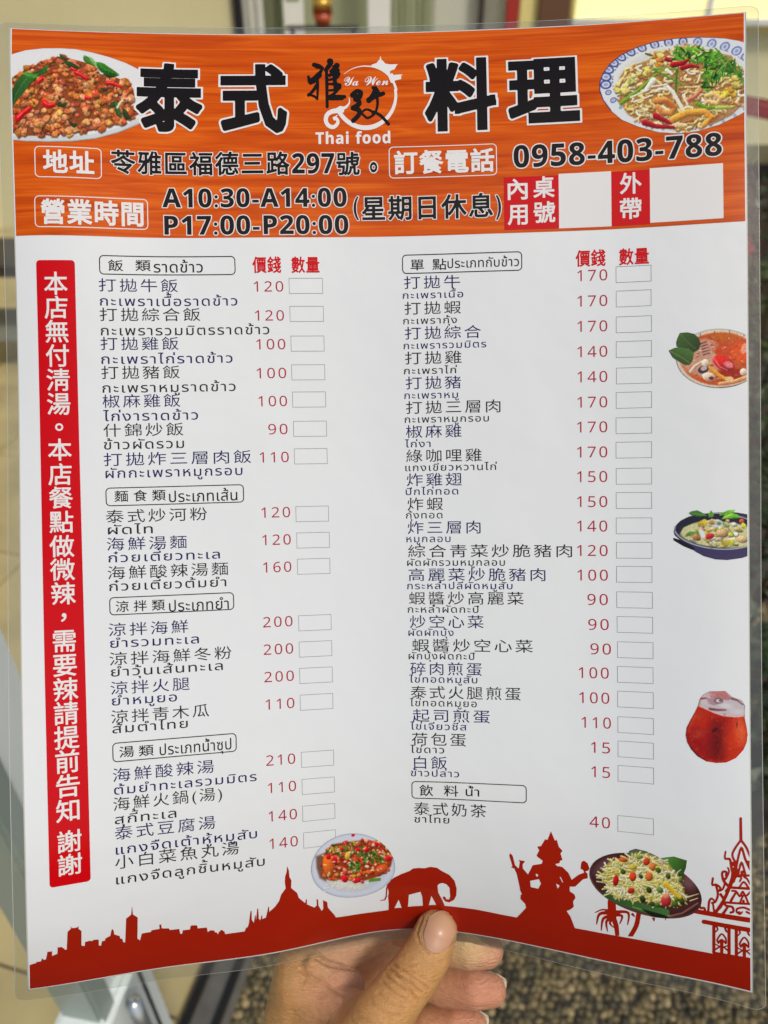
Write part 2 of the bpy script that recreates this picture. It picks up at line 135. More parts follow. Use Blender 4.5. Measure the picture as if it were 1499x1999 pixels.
def print_mesh(name, uv, faces, m, layer, parent, cut=.28, colors=None):
    """lay flat artwork (sheet cm) on the bent sheet as printed ink"""
    uv = np.asarray(uv, float)
    if cut:
        bm = bmesh.new(); vs = [bm.verts.new((x, y, 0)) for x, y in uv]
        for f in faces:
            try: bm.faces.new([vs[i] for i in f])
            except ValueError: pass
        x0, x1, y0, y1 = uv[:, 0].min(), uv[:, 0].max(), uv[:, 1].min(), uv[:, 1].max()
        for k in range(int(math.floor(x0 / cut)) + 1, int(math.ceil(x1 / cut))):
            bmesh.ops.bisect_plane(bm, geom=bm.verts[:] + bm.edges[:] + bm.faces[:], dist=1e-5, plane_co=(k * cut, 0, 0), plane_no=(1, 0, 0))
        cv = cut
        for k in range(int(math.floor(y0 / cv)) + 1, int(math.ceil(y1 / cv))):
            bmesh.ops.bisect_plane(bm, geom=bm.verts[:] + bm.edges[:] + bm.faces[:], dist=1e-5, plane_co=(0, k * cv, 0), plane_no=(0, 1, 0))
        bm.verts.index_update()
        uv = np.array([v.co[:2] for v in bm.verts]); faces = [[v.index for v in f.verts] for f in bm.faces]; bm.free()
    P, N = page(uv, layer * LAY)
    # face the reader
    F2 = []
    for f in faces:
        a = uv[f[0]]; s = 0
        for i in range(1, len(f) - 1):
            b, c = uv[f[i]] - a, uv[f[i + 1]] - a; s += b[0] * c[1] - b[1] * c[0]
        F2.append(list(f) if s < 0 else list(f)[::-1])
    me = bpy.data.meshes.new(name); me.from_pydata(P.tolist(), [], F2); me.update(); me.materials.append(m); me.shade_smooth()
    me.normals_split_custom_set_from_vertices([tuple(x) for x in N])
    uvattr(me, uv)
    if colors is not None:
        ca = me.color_attributes.new("ink", 'FLOAT_COLOR', 'POINT')
        ca.data.foreach_set("color", np.concatenate([colors, np.ones((len(colors), 1))], 1).astype(np.float32).ravel())
    return link(bpy.data.objects.new(name, me), parent)

def ms(F, xs, ys):
    """marching squares: filled polygons where F<0"""
    H_, W_ = F.shape; ins = F < 0
    cid = lambda j, i: j * W_ + i
    NH = H_ * W_
    hid = lambda j, i: NH + j * W_ + i          # edge (j,i)-(j,i+1)
    vid = lambda j, i: 2 * NH + j * W_ + i      # edge (j,i)-(j+1,i)
    a, b, c, d = ins[:-1, :-1], ins[:-1, 1:], ins[1:, 1:], ins[1:, :-1]
    code = a * 1 + b * 2 + c * 4 + d * 8
    polys = []
    for k in range(1, 16):
        J, I = np.nonzero(code == k)
        if len(J) == 0: continue
        bits = [(k >> t) & 1 for t in range(4)]
        cn = [cid(J, I), cid(J, I + 1), cid(J + 1, I + 1), cid(J + 1, I)]
        en = [hid(J, I), vid(J, I + 1), hid(J + 1, I), vid(J, I)]
        seq = []
        for t in range(4):
            if bits[t]: seq.append(cn[t])
            if bits[t] != bits[(t + 1) % 4]: seq.append(en[t])
        polys.append(np.stack(seq, 1))
    if not polys: return np.zeros((0, 2)), []
    allid = np.unique(np.concatenate([p.ravel() for p in polys]))
    typ = allid // NH; r = allid % NH; j = r // W_; i = r % W_
    X = xs[i].astype(float).copy(); Y = ys[j].astype(float).copy()
    m = typ == 1
    f0 = F[j[m], i[m]]; f1 = F[j[m], np.minimum(i[m] + 1, W_ - 1)]; t = f0 / (f0 - f1 + 1e-12)
    X[m] += t * (xs[np.minimum(i[m] + 1, W_ - 1)] - X[m])
    m = typ == 2
    f0 = F[j[m], i[m]]; f1 = F[np.minimum(j[m] + 1, H_ - 1), i[m]]; t = f0 / (f0 - f1 + 1e-12)
    Y[m] += t * (ys[np.minimum(j[m] + 1, H_ - 1)] - Y[m])
    faces = []
    for p in polys: faces += np.searchsorted(allid, p).tolist()
    return np.stack([X, Y], 1), faces

# ------------------------------------------------------------------ lettering
_g = {}
def _txt(s):
    cu = bpy.data.curves.new("g", 'FONT'); cu.body = s; cu.resolution_u = 3
    o = bpy.data.objects.new("g", cu); me = bpy.data.meshes.new_from_object(o)
    v = np.array([x.co[:2] for x in me.vertices]).reshape(-1, 2); f = [list(p.vertices) for p in me.polygons]
    ed = {}
    for p in f:
        for q in range(len(p)):
            k = (min(p[q], p[q - 1]), max(p[q], p[q - 1])); ed[k] = ed.get(k, 0) + 1
    be = [k for k, n in ed.items() if n == 1]
    bpy.data.meshes.remove(me)
    cu.fill_mode = 'NONE'; me = bpy.data.meshes.new_from_object(o)      # the outlines alone, in drawing direction
    ov = np.array([x.co[:2] for x in me.vertices]).reshape(-1, 2); oe = [tuple(x.vertices) for x in me.edges]; nbr = {}
    for a_, b_ in oe: nbr.setdefault(a_, []).append(b_); nbr.setdefault(b_, []).append(a_)
    be = []; seen = set()
    for s_ in range(len(ov)):
        if s_ in seen or s_ not in nbr: continue
        seen.add(s_); loop = [s_]; cur = s_ + 1 if (s_ + 1) in nbr[s_] else nbr[s_][0]
        while cur not in seen:
            seen.add(cur); loop.append(cur); nx = [q for q in nbr[cur] if q not in seen]
            if not nx: break
            cur = nx[0]
        be += [(loop[k], loop[(k + 1) % len(loop)]) for k in range(len(loop))]
    bpy.data.objects.remove(o); bpy.data.meshes.remove(me); bpy.data.curves.remove(cu)
    return v, f, (ov, be)
def glyph(ch):
    if ch not in _g:
        if ch == ' ': _g[ch] = (np.zeros((0, 2)), [], [], .3); return _g[ch]
        v, f, be = _txt(ch); v2 = _txt(ch + ch)[0]
        adv = (v2[:, 0].max() - v[:, 0].max()) if len(v) else 0
        _g[ch] = (v, f, be, adv)
    return _g[ch]
_b = {}
def bold(ch, off, n=64):
    k = (ch, off, n)
    if k not in _b:
        v, f, (v, be), adv = glyph(ch)
        mrg = abs(off) + .04
        x0, y0 = v.min(0) - mrg; x1, y1 = v.max(0) + mrg; st = 1. / n
        xs = np.arange(x0, x1 + st, st); ys = np.arange(y0, y1 + st, st); X, Y = np.meshgrid(xs, ys)
        d2 = np.full(X.shape, 9.); cr = np.zeros(X.shape, int)
        nb = {}
        for i, j in be: nb.setdefault(i, []).append(j); nb.setdefault(j, []).append(i)
        def axial(i):
            for j in nb[i]:
                e_ = abs(v[j] - v[i])
                if min(e_) > .2 * max(e_) or max(e_) < .02: return False
            return True
        sq = {i: axial(i) for i in nb}
        for i, j in be:
            ax, ay = v[i]; bx, by = v[j]; dx, dy = bx - ax, by - ay; L = dx * dx + dy * dy + 1e-12
            t = np.clip(((X - ax) * dx + (Y - ay) * dy) / L, 0, 1)
            ex, ey = X - ax - t * dx, Y - ay - t * dy; end_ = ((t <= 0) & sq[i]) | ((t >= 1) & sq[j])
            d2 = np.minimum(d2, np.where(end_, np.maximum(abs(ex), abs(ey)) ** 2, ex * ex + ey * ey))
            if abs(dy) > 1e-9:
                c_ = ((ay > Y) != (by > Y)) & (X < dx * (Y - ay) / dy + ax); cr += c_ * (1 if by > ay else -1)
        F = np.where(cr != 0, -1, 1) * np.sqrt(d2) - off
        vv, ff = ms(F, xs, ys); _b[k] = (vv, ff, None, adv)
    return _b[k]
UP = "ิีึืัํ็่้๊๋์"; TONE = "่้๊๋์"
MB = {}
for i_, c_ in enumerate("0123456789"): MB[c_] = chr(0x1D7EC + i_)
for i_ in range(26): MB[chr(65 + i_)] = chr(0x1D5D4 + i_); MB[chr(97 + i_)] = chr(0x1D5EE + i_)
MS = {}
for i_ in range(26): MS[chr(65 + i_)] = chr(0x1D4D0 + i_); MS[chr(97 + i_)] = chr(0x1D4EA + i_)
ML = {c_: chr(0x1D7E2 + i_) for i_, c_ in enumerate("0123456789")}
def layout(s, u0, u1, gy, sy, space, off=0., n=64, table=None, sx=None):
    """set a line: ink spans u0..u1, glyph height gy of the em is shifted to 0 and scaled by sy (cm)"""
    pen = 0.; items = []; prev = ''
    for c in s:
        g = table.get(c, c) if table else c
        q = glyph(g)
        dx, dy = 0., 0.
        if c in TONE and prev in "ิีึืัํ" and prev: dy = .2
        if c == 'ำ' and prev in TONE and prev: pass
        if len(q[0]):
            m_ = bold(g, off, n) if off else q
            items.append((m_, pen + dx, dy, pen))
        mark = q[3] < .02
        pen += q[3] + (0 if mark else space)
        prev = c
    xs0 = min(i[0][0][:, 0].min() + i[1] for i in items); xs1 = max(i[0][0][:, 0].max() + i[1] for i in items)
    k = (u1 - u0) / (xs1 - xs0) if sx is None else sx
    V = []; Fc = []; n0 = 0
    for (m_, px, dy, _) in items:
        v = m_[0]
        V.append(np.stack([(v[:, 0] + px - xs0) * k + u0, -(v[:, 1] + dy - gy) * sy], 1))
        Fc += [[t + n0 for t in f] for f in m_[1]]; n0 += len(v)
    return np.concatenate(V), Fc

# ------------------------------------------------------------------ materials of the print
def ink(name, c, rough=.16, **k): return mat(name, lin(*c), rough, spec=k.pop('spec', .22), **k)
M_PAPER = ink("white_paper_under_film", (230, 233, 232), .12, spec=.45, bump=(14, .9))
M_BLK = ink("black_ink", (24, 20, 18)); M_NAVY = ink("navy_ink", (30, 32, 92)); M_TXT = ink("charcoal_ink", (38, 38, 44))
M_RED = ink("red_ink", (206, 2, 14)); M_PRICE = ink("crimson_ink", (176, 28, 52)); M_WHT = ink("white_print", (232, 230, 226))
M_GREY = ink("grey_line_ink", (120, 122, 122)); M_BRICK = ink("brick_red_ink", (162, 30, 8), noise=(60, .05, (1, 1, 1)), coords='UV')
M_PIC = mat("photo_print", (1, 1, 1), .16, spec=.22, attr="ink")
def wood_mat():
    m = ink("orange_wood_print", (214, 92, 18)); n = m.node_tree; p = n.nodes["Principled BSDF"]
    uv = n.nodes.new("ShaderNodeUVMap"); uv.uv_map = "sheet"
    mp = n.nodes.new("ShaderNodeMapping"); mp.inputs['Scale'].default_value = (10, 150, 1); n.links.new(uv.outputs[0], mp.inputs[0])
    t = n.nodes.new("ShaderNodeTexNoise"); t.inputs['Scale'].default_value = 2.2; t.inputs['Detail'].default_value = 7; t.inputs['Distortion'].default_value = 1.1
    n.links.new(mp.outputs[0], t.inputs['Vector'])
    mp2 = n.nodes.new("ShaderNodeMapping"); mp2.inputs['Scale'].default_value = (3, 900, 1); n.links.new(uv.outputs[0], mp2.inputs[0])
    t2 = n.nodes.new("ShaderNodeTexNoise"); t2.inputs['Scale'].default_value = 2.; t2.inputs['Detail'].default_value = 4; n.links.new(mp2.outputs[0], t2.inputs['Vector'])
    mm = n.nodes.new("ShaderNodeMath"); mm.operation = 'MULTIPLY_ADD'; mm.inputs[1].default_value = .35; n.links.new(t2.outputs[0], mm.inputs[0]); n.links.new(t.outputs[0], mm.inputs[2])
    r = n.nodes.new("ShaderNodeValToRGB"); e_ = r.color_ramp.elements
    e_[0].position = .42; e_[0].color = (*lin(176, 58, 0), 1); e_[1].position = .86; e_[1].color = (*lin(228, 106, 14), 1)
    k_ = r.color_ramp.elements.new(.6); k_.color = (*lin(202, 77, 0), 1)
    k_ = r.color_ramp.elements.new(.72); k_.color = (*lin(214, 88, 3), 1)
    n.links.new(mm.outputs[0], r.inputs[0]); n.links.new(r.outputs[0], p.inputs['Base Color'])
    return m
M_WOOD = wood_mat()
# ------------------------------------------------------------------ the sheet
def grid_sheet(name, u0, u1, v0, v1, nu, nv, front, back, m):
    us = np.append(np.arange(nu) * .28, u1); vs = np.append(np.arange(nv) * .28, v1); U, V = np.meshgrid(us, vs); uv = np.stack([U.ravel(), V.ravel()], 1)
    P1, N1 = page(uv, front); P2, N2 = page(uv, back); n = len(uv); W_ = nu + 1
    f = []
    for j in range(nv):
        for i in range(nu):
            a = j * W_ + i; f.append((a, a + W_, a + W_ + 1, a + 1)); f.append((n + a, n + a + 1, n + a + W_ + 1, n + a + W_))
    rim = [i for i in range(W_)] + [j * W_ + nu for j in range(1, nv + 1)] + [nv * W_ + i for i in range(nu - 1, -1, -1)] + [j * W_ for j in range(nv - 1, 0, -1)]
    for k in range(len(rim)):
        a, b = rim[k], rim[(k + 1) % len(rim)]; f.append((a, b, n + b, n + a))
    o = mesh_obj(name, np.concatenate([P1, P2]), f, m, MENU); me = o.data; me.shade_smooth()
    me.set_sharp_from_angle(angle=.6)
    uvattr(me, np.concatenate([uv, uv]))
    return o
SHEET = grid_sheet("paper_sheet", 0, PW, 0, PH, 75, 107, 0, -.22, M_PAPER)
# clear film margin round the paper
def film_mat():
    m = bpy.data.materials.new("clear_laminating_film"); m.use_nodes = True; n = m.node_tree; n.nodes.clear()
    out = n.nodes.new("ShaderNodeOutputMaterial"); tr = n.nodes.new("ShaderNodeBsdfTransparent"); tr.inputs[0].default_value = (.88, .90, .86, 1)
    gl = n.nodes.new("ShaderNodeBsdfGlossy"); gl.inputs['Roughness'].default_value = .07; gl.inputs[0].default_value = (1, 1, 1, 1)
    df = n.nodes.new("ShaderNodeBsdfDiffuse"); df.inputs[0].default_value = (.72, .74, .68, 1)
    uv = n.nodes.new("ShaderNodeUVMap"); uv.uv_map = "sheet"
    t = n.nodes.new("ShaderNodeTexNoise"); t.inputs['Scale'].default_value = 1; t.inputs['Detail'].default_value = 3
    mp = n.nodes.new("ShaderNodeMapping"); mp.inputs['Scale'].default_value = (230, 200, 1); n.links.new(uv.outputs[0], mp.inputs[0]); n.links.new(mp.outputs[0], t.inputs['Vector'])
    b = n.nodes.new("ShaderNodeBump"); b.inputs['Strength'].default_value = .22; b.inputs['Distance'].default_value = .0008; n.links.new(t.outputs[0], b.inputs['Height'])
    n.links.new(b.outputs[0], gl.inputs['Normal'])
    fr = n.nodes.new("ShaderNodeFresnel"); fr.inputs[0].default_value = 1.6; n.links.new(b.outputs[0], fr.inputs['Normal'])
    m0 = n.nodes.new("ShaderNodeMixShader"); m0.inputs[0].default_value = .05; n.links.new(tr.outputs[0], m0.inputs[1]); n.links.new(df.outputs[0], m0.inputs[2])
    m1 = n.nodes.new("ShaderNodeMixShader"); n.links.new(fr.outputs[0], m1.inputs[0]); n.links.new(m0.outputs[0], m1.inputs[1]); n.links.new(gl.outputs[0], m1.inputs[2])
    n.links.new(m1.outputs[0], out.inputs[0]); return m
M_FILM = film_mat()
M_EDGE = mat("film_cut_edge", (.50, .50, .42), .15, spec=.8)
FL, FR_, FT, FB = .36, .36, .36, .66
def rbox(X, Y, x0, x1, y0, y1, r):
    cx, cy = (x0 + x1) / 2, (y0 + y1) / 2; qx = abs(X - cx) - (x1 - x0) / 2 + r; qy = abs(Y - cy) - (y1 - y0) / 2 + r
    return np.hypot(np.maximum(qx, 0), np.maximum(qy, 0)) + np.minimum(np.maximum(qx, qy), 0) - r
def field_part(name, fn, x0, x1, y0, y1, step, m, layer, parent=SHEET):
    xs = np.arange(x0, x1 + step, step); ys = np.arange(y0, y1 + step, step); X, Y = np.meshgrid(xs, ys)
    v, f = ms(fn(X, Y), xs, ys); return print_mesh(name, v, f, m, layer, parent, cut=None)
outer = lambda X, Y: rbox(X, Y, -FL, PW + FR_, -FT, PH + FB, .36)
field_part("film_margin", lambda X, Y: np.maximum(outer(X, Y), -rbox(X, Y, .12, PW - .12, .12, PH - .12, .01)), -.5, PW + .6, -.6, PH + 1.1, .12, M_FILM, -3, MENU)
def loop_pts(x0, x1, y0, y1, r, n=8, seg=.5):
    P = []
    for cx, cy, a0 in ((x1 - r, y0 + r, -90), (x1 - r, y1 - r, 0), (x0 + r, y1 - r, 90), (x0 + r, y0 + r, 180)):
        for k in range(n + 1):
            t = math.radians(a0 + 90 * k / n); P.append((cx + r * math.cos(t), cy + r * math.sin(t)))
    Q = []
    for k in range(len(P)):
        a, b = np.array(P[k]), np.array(P[(k + 1) % len(P)]); L = np.linalg.norm(b - a); m_ = max(1, int(L / seg))
        for t in range(m_): Q.append(a + (b - a) * t / m_)
    return np.array(Q)
def ring(name, x0, x1, y0, y1, r, wd, m, layer, parent=SHEET, seg=.25):
    A_ = loop_pts(x0, x1, y0, y1, r, seg=seg); c = np.array([(x0 + x1) / 2, (y0 + y1) / 2]); hw = np.array([(x1 - x0) / 2, (y1 - y0) / 2])
    nrm = []
    n = len(A_)
    for k in range(n):
        t = A_[(k + 1) % n] - A_[k - 1]; q = np.array([t[1], -t[0]]); q /= np.linalg.norm(q) + 1e-9
        if q @ (A_[k] - c) < 0: q = -q
        nrm.append(q)
    B_ = A_ - np.array(nrm) * wd
    return print_mesh(name, np.concatenate([A_, B_]), [(k, (k + 1) % n, n + (k + 1) % n, n + k) for k in range(n)], m, layer, parent, cut=None)
ring("film_cut_edge", -FL, PW + FR_, -FT, PH + FB, .36, .016, M_EDGE, -2, MENU)
# rubbed seal line where the film steps down from the paper
ring("film_seal_line", -.035, PW + .035, -.035, PH + .035, .02, .035, M_EDGE, -1.5, MENU)

def rect(name, x0, x1, y0, y1, m, layer, parent=SHEET, cut=.28):
    return print_mesh(name, [(x0, y0), (x1, y0), (x1, y1), (x0, y1)], [(0, 1, 2, 3)], m, layer, parent, cut)
E_ = .03
rect("header_banner", E_, PW - E_, E_, 7.06, M_WOOD, 1)

# ------------------------------------------------------------------ printed photographs of the dishes
class Pic:
    def __init__(s, w_, h_, step):
        s.xs = np.arange(0, w_ + step, step); s.ys = np.arange(0, h_ + step, step); s.st = step
        s.X, s.Y = np.meshgrid(s.xs, s.ys); s.c = np.zeros(s.X.shape + (3,)); s.F = np.full(s.X.shape, 99.)
    def _win(s, x0, x1, y0, y1):
        i0 = max(0, int(x0 / s.st) - 1); i1 = min(len(s.xs), int(x1 / s.st) + 3); j0 = max(0, int(y0 / s.st) - 1); j1 = min(len(s.ys), int(y1 / s.st) + 3)
        return (slice(j0, max(j1, j0)), slice(i0, max(i1, i0)))
    def _put(s, W_, d, col, soft, solid, op=1.):
        a_ = np.clip(.5 - d / (soft * s.st), 0, 1)[..., None] * op; s.c[W_] = s.c[W_] * (1 - a_) + a_ * col
        if solid: s.F[W_] = np.minimum(s.F[W_], d)
    def ell(s, cx, cy, rx, ry, ang=0, c=(255, 0, 0), soft=1.2, shade=0., solid=False, op=1., rim=0.):
        R_ = max(rx, ry) + 3 * s.st; W_ = s._win(cx - R_, cx + R_, cy - R_, cy + R_)
        if solid: W_ = (slice(0, None), slice(0, None))
        X, Y = s.X[W_] - cx, s.Y[W_] - cy
        if X.size == 0: return
        t = math.radians(ang); x = X * math.cos(t) + Y * math.sin(t); y = -X * math.sin(t) + Y * math.cos(t)
        q = np.hypot(x / rx, y / ry); d = (q - 1) * min(rx, ry)
        k = 1 + shade * np.clip(-(X / rx) * .5 - (Y / ry) * .8, -1, 1) - rim * np.clip(q, 0, 1) ** 3
        s._put(W_, d, np.clip(np.array(c) * k[..., None], 0, 255), soft, solid, op)
    def stroke(s, pts, w0, w1, c, soft=1.2, shade=.25, op=1., solid=False):
        p = np.array(pts, float); m_ = max(w0, w1) + 2 * s.st; W_ = s._win(p[:, 0].min() - m_, p[:, 0].max() + m_, p[:, 1].min() - m_, p[:, 1].max() + m_)
        if solid: W_ = (slice(0, None), slice(0, None))
        X, Y = s.X[W_], s.Y[W_]
        if X.size == 0: return
        best = np.full(X.shape, 1e9); sd = np.zeros(X.shape); n = len(p) - 1
        for k in range(n):
            ax, ay = p[k]; dx, dy = p[k + 1] - p[k]; L = dx * dx + dy * dy + 1e-9
            t = np.clip(((X - ax) * dx + (Y - ay) * dy) / L, 0, 1); wd = (w0 + (w1 - w0) * (k + t) / n) / 2
            ex, ey = X - ax - t * dx, Y - ay - t * dy
            d = np.hypot(ex, ey) - wd; m2 = d < best; best = np.where(m2, d, best); sd = np.where(m2, -(ey + .5 * ex) / (wd + 1e-6), sd)
        s._put(W_, best, np.clip(np.array(c) * (1 + shade * np.clip(sd, -1, 1))[..., None], 0, 255), soft, solid, op)
    def poly(s, pts, c, soft=1.2, solid=False, op=1., grad=None):
        p = np.array(pts, float); W_ = (slice(0, None), slice(0, None)) if solid else s._win(p[:, 0].min() - 9, p[:, 0].max() + 9, p[:, 1].min() - 9, p[:, 1].max() + 9)
        X, Y = s.X[W_], s.Y[W_]
        if X.size == 0: return
        d2 = np.full(X.shape, 1e9); cr = np.zeros(X.shape, bool)
        for k in range(len(p)):
            ax, ay = p[k - 1]; bx, by = p[k]; dx, dy = bx - ax, by - ay; L = dx * dx + dy * dy + 1e-9
            t = np.clip(((X - ax) * dx + (Y - ay) * dy) / L, 0, 1); d2 = np.minimum(d2, (X - ax - t * dx) ** 2 + (Y - ay - t * dy) ** 2)
            if abs(dy) > 1e-9: cr ^= ((ay > Y) != (by > Y)) & (X < dx * (Y - ay) / dy + ax)
        d = np.where(cr, -1, 1) * np.sqrt(d2); col = np.array(c, float)
        if grad is not None:
            g = (X - p[:, 0].min()) / (np.ptp(p[:, 0]) + 1e-6) * grad[0] + (Y - p[:, 1].min()) / (np.ptp(p[:, 1]) + 1e-6) * grad[1]
            col = col * (1 + g - (grad[0] + grad[1]) / 2)[..., None]
        s._put(W_, d, np.clip(col, 0, 255), soft, solid, op)
    def chunk(s, x, y, r, c, n=8, flat=.8):
        """one irregular lump of food as the printed photo shows it"""
        t0 = random.uniform(0, 6.28); P = [(x + r * random.uniform(.6, 1.15) * math.cos(t0 + k * 6.283 / n), y + flat * r * random.uniform(.6, 1.15) * math.sin(t0 + k * 6.283 / n)) for k in range(n)]
        s.poly([(a_ + r * .15, b_ + r * .28) for a_, b_ in P], tuple(v_ * .38 for v_ in c), soft=2.2, op=.75)
        s.poly(P, c, soft=1.6, grad=(random.uniform(-.2, .1), -.45))
        for _ in range(3):
            a_, b_ = random.uniform(-.45, .3) * r, random.uniform(-.5, .2) * r
            s.ell(x + a_, y + b_ * flat, r * random.uniform(.18, .4), r * random.uniform(.12, .26), random.uniform(0, 180), tuple(min(250, v_ * random.choice((1.35, 1.2, .72)) + 8) for v_ in c), soft=2.5, op=.75)
        if random.random() < .3: s.ell(x - r * .25, y - r * .3, r * .13, r * .09, 20, (255, 232, 205), soft=1.5, op=.85)
    def leaf(s, pts, wd, c, vein=True):
        p = np.array(pts, float); n = 10; T_ = np.linspace(0, 1, n)
        q = np.stack([np.interp(T_, np.linspace(0, 1, len(p)), p[:, k]) for k in (0, 1)], 1); g = np.gradient(q, axis=0); nn = np.stack([-g[:, 1], g[:, 0]], 1); nn /= np.linalg.norm(nn, axis=1)[:, None] + 1e-9
        hw = (np.sin(np.pi * T_ ** .8) * wd / 2)[:, None]
        s.poly(np.concatenate([q + nn * hw, (q - nn * hw)[::-1]]), c, grad=(.1, -.5))
        s.poly(np.concatenate([q, (q - nn * hw)[::-1]]), tuple(x * 1.25 for x in c), op=.45)
        if vein: s.stroke(q, wd * .07, wd * .03, tuple(min(255, x * 1.5 + 20) for x in c), shade=0, op=.7)
    def noise(s, amp):
        g = rng.normal(0, 1, s.X.shape); g = (g + np.roll(g, 1, 0) + np.roll(g, 1, 1)) / 1.7; sat = np.clip((s.c.max(2) - s.c.min(2)) / 70., .12, 1); s.c *= (1 + amp * g * sat)[..., None]
    def out(s, key, label):
        A_ = np.array(D['A'][key]); U = A_[0, 0] * s.X + A_[0, 1] * s.Y + A_[0, 2]
        F = np.maximum(np.maximum(s.F, (E_ - U) * 60), (U - PW + E_) * 60)
        v, f = ms(F, s.xs, s.ys)
        i = np.clip(v[:, 0] / s.st, 0, len(s.xs) - 1.001); j = np.clip(v[:, 1] / s.st, 0, len(s.ys) - 1.001); i0 = i.astype(int); j0 = j.astype(int); a_ = (i - i0)[:, None]; b_ = (j - j0)[:, None]
        c = s.c[j0, i0] * (1 - a_) * (1 - b_) + s.c[j0, i0 + 1] * a_ * (1 - b_) + s.c[j0 + 1, i0] * (1 - a_) * b_ + s.c[j0 + 1, i0 + 1] * a_ * b_
        c = np.clip(c, 4, 250) / 255.; c = np.where(c < .04, c / 12.92, ((c + .055) / 1.055) ** 2.4)
        uv = np.stack([A_[0, 0] * v[:, 0] + A_[0, 1] * v[:, 1] + A_[0, 2], A_[1, 0] * v[:, 0] + A_[1, 1] * v[:, 1] + A_[1, 2]], 1)
        o = print_mesh("food_picture", uv, f, M_PIC, 2, SHEET, cut=None, colors=c); o['label'] = label
def jit(c, a_): return tuple(np.clip(np.array(c) * (1 + rng.normal(0, a_)) + rng.normal(0, 6, 3), 0, 255))
def inpoly(x, y, P):
    r = False
    for k in range(len(P)):
        ax, ay = P[k - 1]; bx, by = P[k]
        if (ay > y) != (by > y) and x < (bx - ax) * (y - ay) / (by - ay) + ax: r = not r
    return r
def scatter(P, n):
    xs = [p[0] for p in P]; ys = [p[1] for p in P]; o = []
    while len(o) < n:
        x = random.uniform(min(xs), max(xs)); y = random.uniform(min(ys), max(ys))
        if inpoly(x, y, P): o.append((x, y))
    return o

# fried minced pork with basil on a white plate
q = Pic(1499, 1110, 6.2)
q.poly([(-60, 210), (60, 140), (200, 95), (380, 70), (560, 66), (740, 78), (920, 120), (1100, 175), (1280, 245), (1440, 330), (1560, 470), (1560, 760), (1420, 910), (1200, 990), (950, 1050), (700, 1075), (450, 1078), (200, 1060), (20, 1030), (-60, 1000)], (224, 224, 222), solid=True)
q.poly([(0, 1000), (500, 1030), (900, 1010), (1250, 930), (1440, 840), (1440, 905), (1200, 985), (950, 1045), (450, 1074), (0, 1050)], (206, 208, 208))
q.stroke([(30, 1036), (200, 1058), (450, 1072), (700, 1068), (950, 1044), (1200, 984), (1420, 900)], 9, 9, (150, 140, 130), shade=0, op=.8)
q.stroke([(150, 350), (500, 190), (900, 300), (1250, 470)], 40, 40, (212, 213, 210), shade=0, soft=8, op=.6)
MND = [(20, 440), (110, 380), (170, 350), (210, 285), (300, 290), (350, 240), (430, 235), (500, 190), (600, 170), (700, 210), (850, 250), (950, 290), (1000, 380), (1180, 420), (1330, 480), (1390, 620), (1340, 720), (1440, 800), (1340, 850), (1250, 890), (1080, 940), (850, 985), (700, 1000), (500, 1015), (300, 1015), (150, 1005), (20, 960)]
q.poly(MND, (140, 70, 34))
for x, y in sorted(scatter(MND, 430), key=lambda p: p[1] + random.uniform(-120, 120)):
    r = random.choice((26, 32, 40, 52)) * random.uniform(.8, 1.15); c = random.choice([(200, 108, 62), (184, 88, 46), (214, 128, 78), (166, 72, 36), (208, 116, 52), (222, 150, 100), (190, 96, 40)]); q.chunk(x, y, r, jit(c, .08))
for x, y in scatter(MND, 70): q.ell(x, y, random.uniform(8, 22), random.uniform(5, 10), random.uniform(0, 180), (38, 44, 20), op=.8)
for x, y, s_ in ((880, 890, 60), (560, 800, 62), (430, 850, 40), (1080, 830, 62), (330, 900, 46), (960, 700, 52), (180, 900, 60), (660, 960, 50)):
    for _ in range(5): q.chunk(x + random.gauss(0, s_ * .5), y + random.gauss(0, s_ * .5), random.uniform(26, 46), jit((212, 136, 74), .10))
for P_, w_, c in (([(820, 160), (860, 220), (950, 300)], 70, (58, 112, 36)), ([(880, 170), (930, 250), (960, 300)], 40, (120, 160, 90)), ([(955, 240), (1050, 330), (1210, 385)], 100, (46, 108, 28)), ([(1030, 380), (1110, 400), (1210, 395)], 50, (30, 62, 24)),
                  ([(600, 230), (700, 290), (800, 320)], 60, (34, 66, 26)), ([(560, 140), (600, 200), (620, 170)], 40, (40, 70, 28)), ([(430, 280), (400, 350), (330, 380), (200, 400)], 60, (40, 88, 30)), ([(330, 390), (200, 440), (90, 600), (55, 720)], 140, (44, 84, 34)), ([(170, 370), (260, 420), (340, 420)], 70, (60, 130, 40)),
                  ([(1100, 740), (1160, 700), (1200, 720)], 60, (44, 68, 34)), ([(1170, 680), (1200, 800), (1240, 850)], 60, (50, 84, 40)), ([(1250, 740), (1290, 830), (1350, 860)], 60, (38, 60, 26)), ([(500, 700), (600, 730), (660, 690)], 40, (36, 58, 24)), ([(660, 880), (720, 930), (760, 900)], 40, (34, 54, 24)), ([(1000, 540), (1060, 560), (1090, 540)], 30, (40, 50, 24))):
    q.leaf(P_, w_, c)
q.stroke([(1190, 740), (1230, 680), (1255, 670)], 26, 12, (200, 210, 170))
for P_, w_ in (([(740, 370), (800, 400), (860, 440)], 56), ([(690, 320), (730, 340)], 34), ([(1080, 480), (1140, 485), (1225, 520)], 50), ([(400, 700), (440, 730), (500, 720)], 70), ([(110, 840), (170, 790), (240, 750)], 72), ([(850, 640), (890, 650)], 44), ([(370, 440), (330, 480)], 50)):
    q.stroke(P_, w_, w_ * .7, (206, 20, 22), shade=.4); q.stroke([(x - 2, y - w_ * .18) for x, y in P_], 9, 4, (255, 190, 180), shade=0, op=.6)
